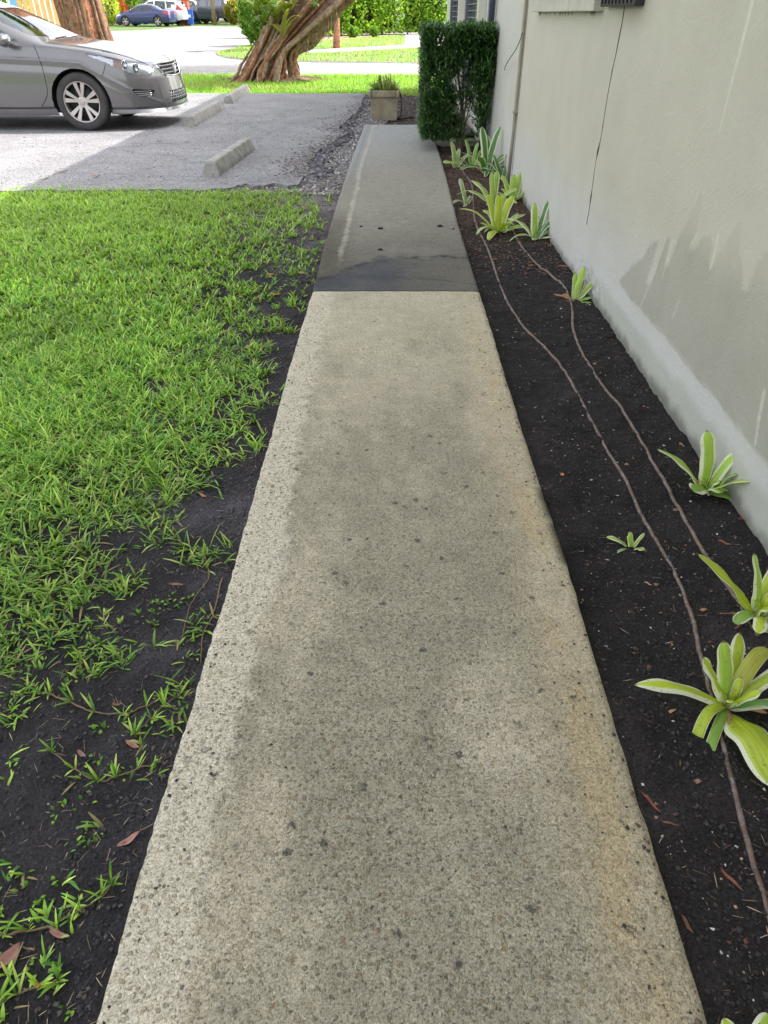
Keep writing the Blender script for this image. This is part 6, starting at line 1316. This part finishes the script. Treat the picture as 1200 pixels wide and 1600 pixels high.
# seen from its left side: nose towards -x
car2, _ = build_car(compact, .05, 'blue_sedan', 'dark blue four-door sedan across the street, nose to the left', 'car', (X - .95, Y + .9, Z), R(180 - 8), M_navy); mirror(car2, 1.5, .88, 1.0, M_navy)
suvp = dict(compact, L=4.7, zt=[(0, .85), (.1, .98), (.5, 1.06), (1.0, 1.12), (1.4, 1.35), (1.9, 1.62), (2.4, 1.70), (3.8, 1.68), (4.4, 1.60), (4.6, 1.35), (4.7, 1.1)], zs=[(0, .75), (.4, .95), (1.2, 1.06), (3.4, 1.10), (4.4, 1.14), (4.7, 1.05)], zb=[(0, .3), (.3, .26), (1.6, .24), (3.4, .24), (4.4, .3), (4.7, .36)],
            wheels=(.95, 3.68), rw=.36, wz=.36, arch=.41, windshield=(1.05, 1.85), rearglass=(4.30, 4.62), boxy=3.0, zbelt=1.12, side_windows=[([(1.4, 1.13), (1.95, 1.50), (2.4, 1.57), (2.42, 1.14)], 'front_side_window'), ([(2.5, 1.14), (2.48, 1.58), (3.35, 1.56), (3.38, 1.16)], 'rear_side_window'), ([(3.46, 1.17), (3.44, 1.55), (4.1, 1.50), (4.25, 1.28)], 'quarter_window')],
            lamps=[('headlight', [(-.2, .76), (-.2, .9), (.5, .98), (.4, .84)], M_chromed, 'front'), ('tail_light', [(4.2, .95), (4.25, 1.25), (5.2, 1.25), (5.2, .95)], M_red, 'rear')], hood=(.12, 1.0))
X, Y, Z = W_at(262, 37)
car3, _ = build_car(suvp, .06, 'white_suv', 'white sport utility car half hidden behind the dark blue sedan', 'car', (-21.55, 68.6 + 1.2, Z + .02), R(180 - 3), M_white); mirror(car3, 1.5, .9, 1.15, M_white)
pick = dict(suvp, L=5.6, zt=[(0, .98), (.08, 1.12), (.5, 1.17), (1.25, 1.22), (1.6, 1.45), (1.95, 1.78), (2.3, 1.84), (3.6, 1.83), (3.9, 1.76), (4.0, 1.25), (5.5, 1.25), (5.6, 1.2)], zs=[(0, .86), (.4, 1.04), (1.2, 1.14), (3.6, 1.18), (4.0, 1.19), (5.6, 1.16)], w=[(0, .78), (.05, .86), (.15, .92), (.5, .97), (3, .98), (5.4, .97), (5.6, .93)], L2=0, wheels=(1.0, 4.45), rw=.39, wz=.39, arch=.45, windshield=(1.30, 1.95), rearglass=None, zbelt=1.2, track=.88,
            side_windows=[([(1.65, 1.2), (2.05, 1.62), (2.6, 1.70), (2.62, 1.21)], 'front_side_window'), ([(2.72, 1.21), (2.7, 1.71), (3.7, 1.68), (3.75, 1.23)], 'rear_side_window')], hood=(.1, 1.25),
            cap=[('grille', [(0, .78), (.62, .78), (.62, 1.0), (0, 1.0)], M_trimb)], lamps=[('headlight', [(-.2, .84), (-.2, 1.0), (.3, 1.03), (.3, .86)], M_chromed, 'front'), ('tail_light', [(5.4, .9), (5.4, 1.2), (6, 1.2), (6, .9)], M_red, 'rear')], front=[(.3, 0), (1.2, .02)], rear=[(.3, 0), (1.2, 0)])
X, Y, Z = W_at(334, 36.5)
car4, _ = build_car(pick, .06, 'silver_pickup', 'pale silver pickup truck parked beside the brick pillar, facing right', 'truck', (X - .1, Y + 3.2, Z + .02), R(-14), M_silver); mirror(car4, 1.75, .98, 1.3, M_trimb)
g = G(); 
for k in range(3): g.tube([(.05, y_, .84 + .07 * k) for y_ in (-.55, 0, .55)], .012, 5)
g.build('grille_bars', M_chrome, car4, True)
jeep = dict(pick, L=4.4, zt=[(0, 1.0), (.05, 1.1), (.6, 1.14), (1.2, 1.17), (1.3, 1.3), (1.55, 1.80), (1.7, 1.86), (4.2, 1.86), (4.35, 1.80), (4.4, 1.3)], zs=[(0, .9), (.4, 1.02), (1.2, 1.12), (4.4, 1.16)], w=[(0, .66), (.05, .72), (1.2, .80), (1.4, .86), (4.3, .87), (4.4, .84)], wheels=(.7, 3.3), windshield=(1.24, 1.55), side_windows=[([(1.62, 1.2), (1.72, 1.74), (2.5, 1.74), (2.5, 1.2)], 'front_side_window'), ([(2.6, 1.2), (2.6, 1.74), (3.3, 1.74), (3.3, 1.2)], 'rear_side_window'), ([(3.4, 1.2), (3.4, 1.74), (4.15, 1.74), (4.15, 1.2)], 'quarter_window')],
            rearcap=[(-.6, 1.25), (-.6, 1.72), (.6, 1.72), (.6, 1.25)], boxy=5.0, tumble=.12, rw=.41, wz=.41, lamps=[('tail_light', [(4.3, .85), (4.3, 1.0), (6, 1.0), (6, .85)], M_red, 'rear')], cap=[('grille', [(0, .75), (.45, .75), (.45, 1.0), (0, 1.0)], M_trimb)])
X, Y, Z = W_at(352, 34.5)
car5, _ = build_car(jeep, .06, 'dark_off_roader', 'boxy dark off-road car with a spare wheel on its back, right of the silver pickup', 'car', (-18.0, 76.6, Z + .08), R(180 - 28), M_black2)
g = G(); Mx = Matrix.Translation((-4.50, 0, 1.0)) @ Matrix.Rotation(PI / 2, 4, 'Y'); g.lathe([(.22, -.08), (.36, -.1), (.40, -.06), (.40, .06), (.36, .1), (.22, .08)], 28, Mx, True); sp_ = g.build('spare_wheel', M_tyre, car5, True)
# bins, pillar, pole
M_bin = mat('blue_bin_plastic', S(40, 92, 190), .5, var=.12, vs=6, bump=.05)
for (x, y, sc_, lb) in ((297.5, 38, 1.0, 'blue wheeled bin next to the brick pillar, nearer one on the left'), (307, 35.5, .98, 'blue wheeled bin on the right, its lid rounded, beside the silver pickup')):
    X, Y, Z = W_at(x, y); b = empty('wheeled_bin', (X, Y, Z), R(8), lb, 'bin', 'blue wheeled bins'); g = G(); h = 1.0 * sc_
    g.add([(-.22, -.25, .05), (.22, -.25, .05), (.22, .25, .05), (-.22, .25, .05), (-.29, -.33, h), (.29, -.33, h), (.29, .33, h), (-.29, .33, h)], [(3, 2, 1, 0), (0, 1, 5, 4), (1, 2, 6, 5), (2, 3, 7, 6), (3, 0, 4, 7), (4, 5, 6, 7)]); g.build('bin_body', M_bin, b)
    g = G(); g.box((0, -.01, h + .03), (.62, .70, .06), bev=.025); g.build('lid', M_bin, b)
    for s_ in (-1, 1): g = G(); g.lathe([(.001, -.03), (.1, -.03), (.1, .03), (.001, .03)], 14, Matrix.Translation((s_ * .24, .27, .1)) @ Matrix.Rotation(PI / 2, 4, 'Y')); g.build('wheel', M_tyre, b)
    g = G(); g.box((0, -.30, h * .62), (.22, .012, .2)); g.build('sticker', M_plate, b)
M_brick = mat('orange_brick', S(186, 108, 78), .85, var=.25, vs=3, bump=.5, bs=18, dist=.02)
X, Y, Z = W_at(283, 39); g = G(); X = -17.44; Y = 67.8; g.box((X, Y + 3.2, Z + .85), (1.15, .6, 1.7), bev=.02).box((X, Y + 3.2, Z + 1.75), (1.28, .72, .1), bev=.02)
tag(g.build('brick_pillar', M_brick), 'orange-red brick pillar between the white car and the blue bins', 'pillar')
M_pole = mat('wooden_pole', S(150, 130, 108), .9, var=.25, vs=4, bump=.4, bs=20)
X, Y, Z = W_at(335.5, 37.5); up_ = empty('utility_pole', (X, Y, Z), 0, 'weathered wooden utility pole in front of the silver pickup', 'pole'); g = G(); g.tube([(0, 0, -.2), (-.1, 0, 4), (-.25, 0, 10)], [.17, .15, .12], 12); g.build('pole', M_pole, up_, True)
g = G(); g.box((-.24, 0, 9.3), (2.4, .1, .12)); g.build('cross_arm', M_pole, up_)

# ------------------------------------------------------------------ houses and planting far across
def far_house(x0, x1, Y, depth, h, c, lab, rc=(.30, .22, .18), wins=(), door=None, garage=None):
    Z = float(zg(Y)) - .06; e = empty('far_house', ((x0 + x1) / 2, Y, Z), 0, lab, 'house'); w_ = x1 - x0; m = mat('far_wall_paint', c, .85, var=.08, vs=1.5, bump=.1)
    g = G(); g.box((0, depth / 2, h / 2), (w_, depth, h)); g.build('wall', m, e)
    g = G(); g.add([(-w_ / 2 - .5, -.6, h - .05), (w_ / 2 + .5, -.6, h - .05), (w_ / 2 + .5, depth + .6, h - .05), (-w_ / 2 - .5, depth + .6, h - .05), (-w_ / 2 + 2, depth / 2, h + 1.6), (w_ / 2 - 2, depth / 2, h + 1.6)], [(0, 1, 5, 4), (2, 3, 4, 5), (1, 2, 5), (3, 0, 4), (3, 2, 1, 0)]); g.build('roof', mat('far_roof', rc, .9, var=.2, vs=3, bump=.3, bs=10), e)
    for (wx, wz, ww, wh) in wins:
        g = G(); g.box((wx, -.02, wz), (ww + .14, .08, wh + .14)); fr_ = g.build('window', M_trim, e); g = G(); g.box((wx, -.055, wz), (ww, .02, wh)); g.build('pane', M_glass, fr_); g = G(); g.box((wx, -.07, wz), (.05, .02, wh)).box((wx, -.07, wz), (ww, .018, .05)); g.build('glazing_bar', M_trim, fr_)
    if garage: g = G(); gx, gw, gh_ = garage; g.box((gx, -.03, gh_ / 2), (gw, .08, gh_)); [g.box((gx, -.075, gh_ * k / 5), (gw, .02, .03)) for k in range(1, 5)]; g.build('garage_door', M_plate, e)
    return e
far_house(-31, -19.5, 82, 9, 3.0, S(224, 172, 158), 'salmon-pink house far off behind the blue sedan', wins=[(-2.4, 1.3, 1.5, 1.1), (1.2, 1.3, 1.6, 1.1)])
far_house(-19.0, -15.6, 90, 9, 3.2, S(214, 210, 200), 'cream house far off behind the pickup and off-road car', wins=[(-.7, 1.7, 1.2, 1.2)])
far_house(-14.6, -7.5, 80, 8, 3.1, S(206, 210, 216), 'white house with a plain garage door far off left of the leaning fig', garage=(-1.2, 4.2, 2.3), wins=[(2.6, 1.6, 1.0, 1.0)])
far_house(1.6, 16, 62, 9, 3.0, S(226, 222, 218), 'white house far off between the leafy hedge and the palm trunk', wins=[(-5.6, 1.35, 1.2, 1.1), (-2.5, 1.5, 1.4, 1.1)])
far_house(-9, 1.0, 88, 9, 3.0, S(216, 208, 196), 'beige house hidden behind the long leafy hedge', wins=[(0, 1.6, 1.5, 1.1)])
# pale awning edge and low red line on the white house
M_redt = mat('red_trim', S(190, 90, 80), .7, var=.1, bump=0)
e = [o for o in bpy.data.objects if o.name.startswith('far_house') and 'palm' in o.get('label', '')][0]; g = G(); g.box((-4.2, -.3, 1.9), (5.2, .5, .09)); g.build('awning', M_redt, e)
mats_ = [(-23.6, 70, 1.3, 2.6, np.array([S(190, 196, 90), S(160, 176, 76)]), 'yellow-green bush left of the blue sedan'), (-23.0, 71.5, .8, 1.9, np.array([S(196, 92, 66), S(170, 76, 56), S(150, 130, 60)]), 'red-leaved shrub between the yellow bush and the blue sedan'),
         (-22.1, 73, .9, 2.0, np.array([S(110, 140, 60), S(140, 160, 76)]), 'spiky green shrub above the bonnet of the blue sedan'), (-20.6, 78, 1.6, 2.7, bcol, 'round green bush behind the roof of the blue sedan'), (-18.2, 79, 1.5, 2.8, bcol, 'round green bush behind the white car'),
         (-13.4, 72, .7, 1.7, np.array([S(170, 150, 70), S(130, 140, 66)]), 'ochre shrub right of the off-road car'), (-12.8, 74, .8, 1.5, bcol, 'small green shrub left of the white garage')]
for (x, y, r_, h, cl_, lb) in mats_: bush('garden_bush', x, y, r_, h, 1500, cl_, lb, (.2, .35), (.08, .14), group='garden bushes across the street')
far_tree_labels = ['leftmost far shade tree, above the salmon-pink house', 'far shade tree between the salmon-pink and cream houses', 'far shade tree behind the white car and the pickup', 'far shade tree behind the white garage', 'far shade tree above the left end of the leafy hedge', 'far shade tree above the middle of the leafy hedge', 'rightmost far shade tree, above the driveway']
for i, (x, y) in enumerate([(-47, 96), (-36, 98), (-25, 97), (-14, 95), (-5, 100), (5, 99), (16, 84)]):
    e = empty('shade_tree', (x, y, .6), 0, far_tree_labels[i], 'tree', 'far shade trees behind the houses'); g = G(); g.tube([(0, 0, 0), (.2, 0, 2), (0, .1, 5)], [.3, .24, .12], 8); g.build('trunk', M_bark, e, True); crown(e, 0, 0, 5.4, (5.5, 3.5, 3.4), 3600, lcols, (.35, .6), (.2, .34))
# timber fence and blue post at the top left
M_timb = mat('yellow_timber', S(214, 178, 110), .7, var=.2, vs=3, bump=.2)
fe = empty('timber_fence', (-13.9, 34, .12), R(6), 'yellow timber slat fence far behind the roof of the silver-grey sedan', 'fence')
for k in range(9): g = G(); g.box((-.88 + k * .22, 0, 1.1), (.19, .03, 2.2), bev=.005); g.build('board', M_timb, fe)
g = G(); g.box((0, .05, .5), (1.95, .05, .09)).box((0, .05, 1.8), (1.95, .05, .09)); g.build('rail', M_timb, fe)
M_bpost = mat('light_blue_paint', S(120, 176, 204), .6, var=.08, bump=.05)
g = G(); g.box((-15.0, 34, 1.4), (.28, .28, 2.9), bev=.02); tag(g.build('blue_post', M_bpost), 'light blue square post left of the yellow timber fence', 'post')
far_house(-33, -20.4, 44, 8, 3.0, S(226, 226, 228), 'white house at the far left beyond the roof of the silver-grey sedan', wins=[(3, 1.6, 1.6, 1.1)])
bush('garden_bush', -15.9, 36, .7, 2.0, 900, bcol, 'green shrub left of the light blue post', (.2, .35), (.05, .1), group='garden bushes across the street')
# street stain covers
M_iron = mat('cast_iron', (.10, .09, .09), .8, var=.3, vs=20, bump=.3)
X, Y = PF(303, 78); g = G(); g.lathe([(.001, .004), (.33, .004), (.35, 0)], 28, Matrix.Translation((X, Y, float(zg(Y)) - .058))); tag(g.build('manhole_cover', M_iron), 'dark round manhole cover in the sunlit street', 'manhole cover')
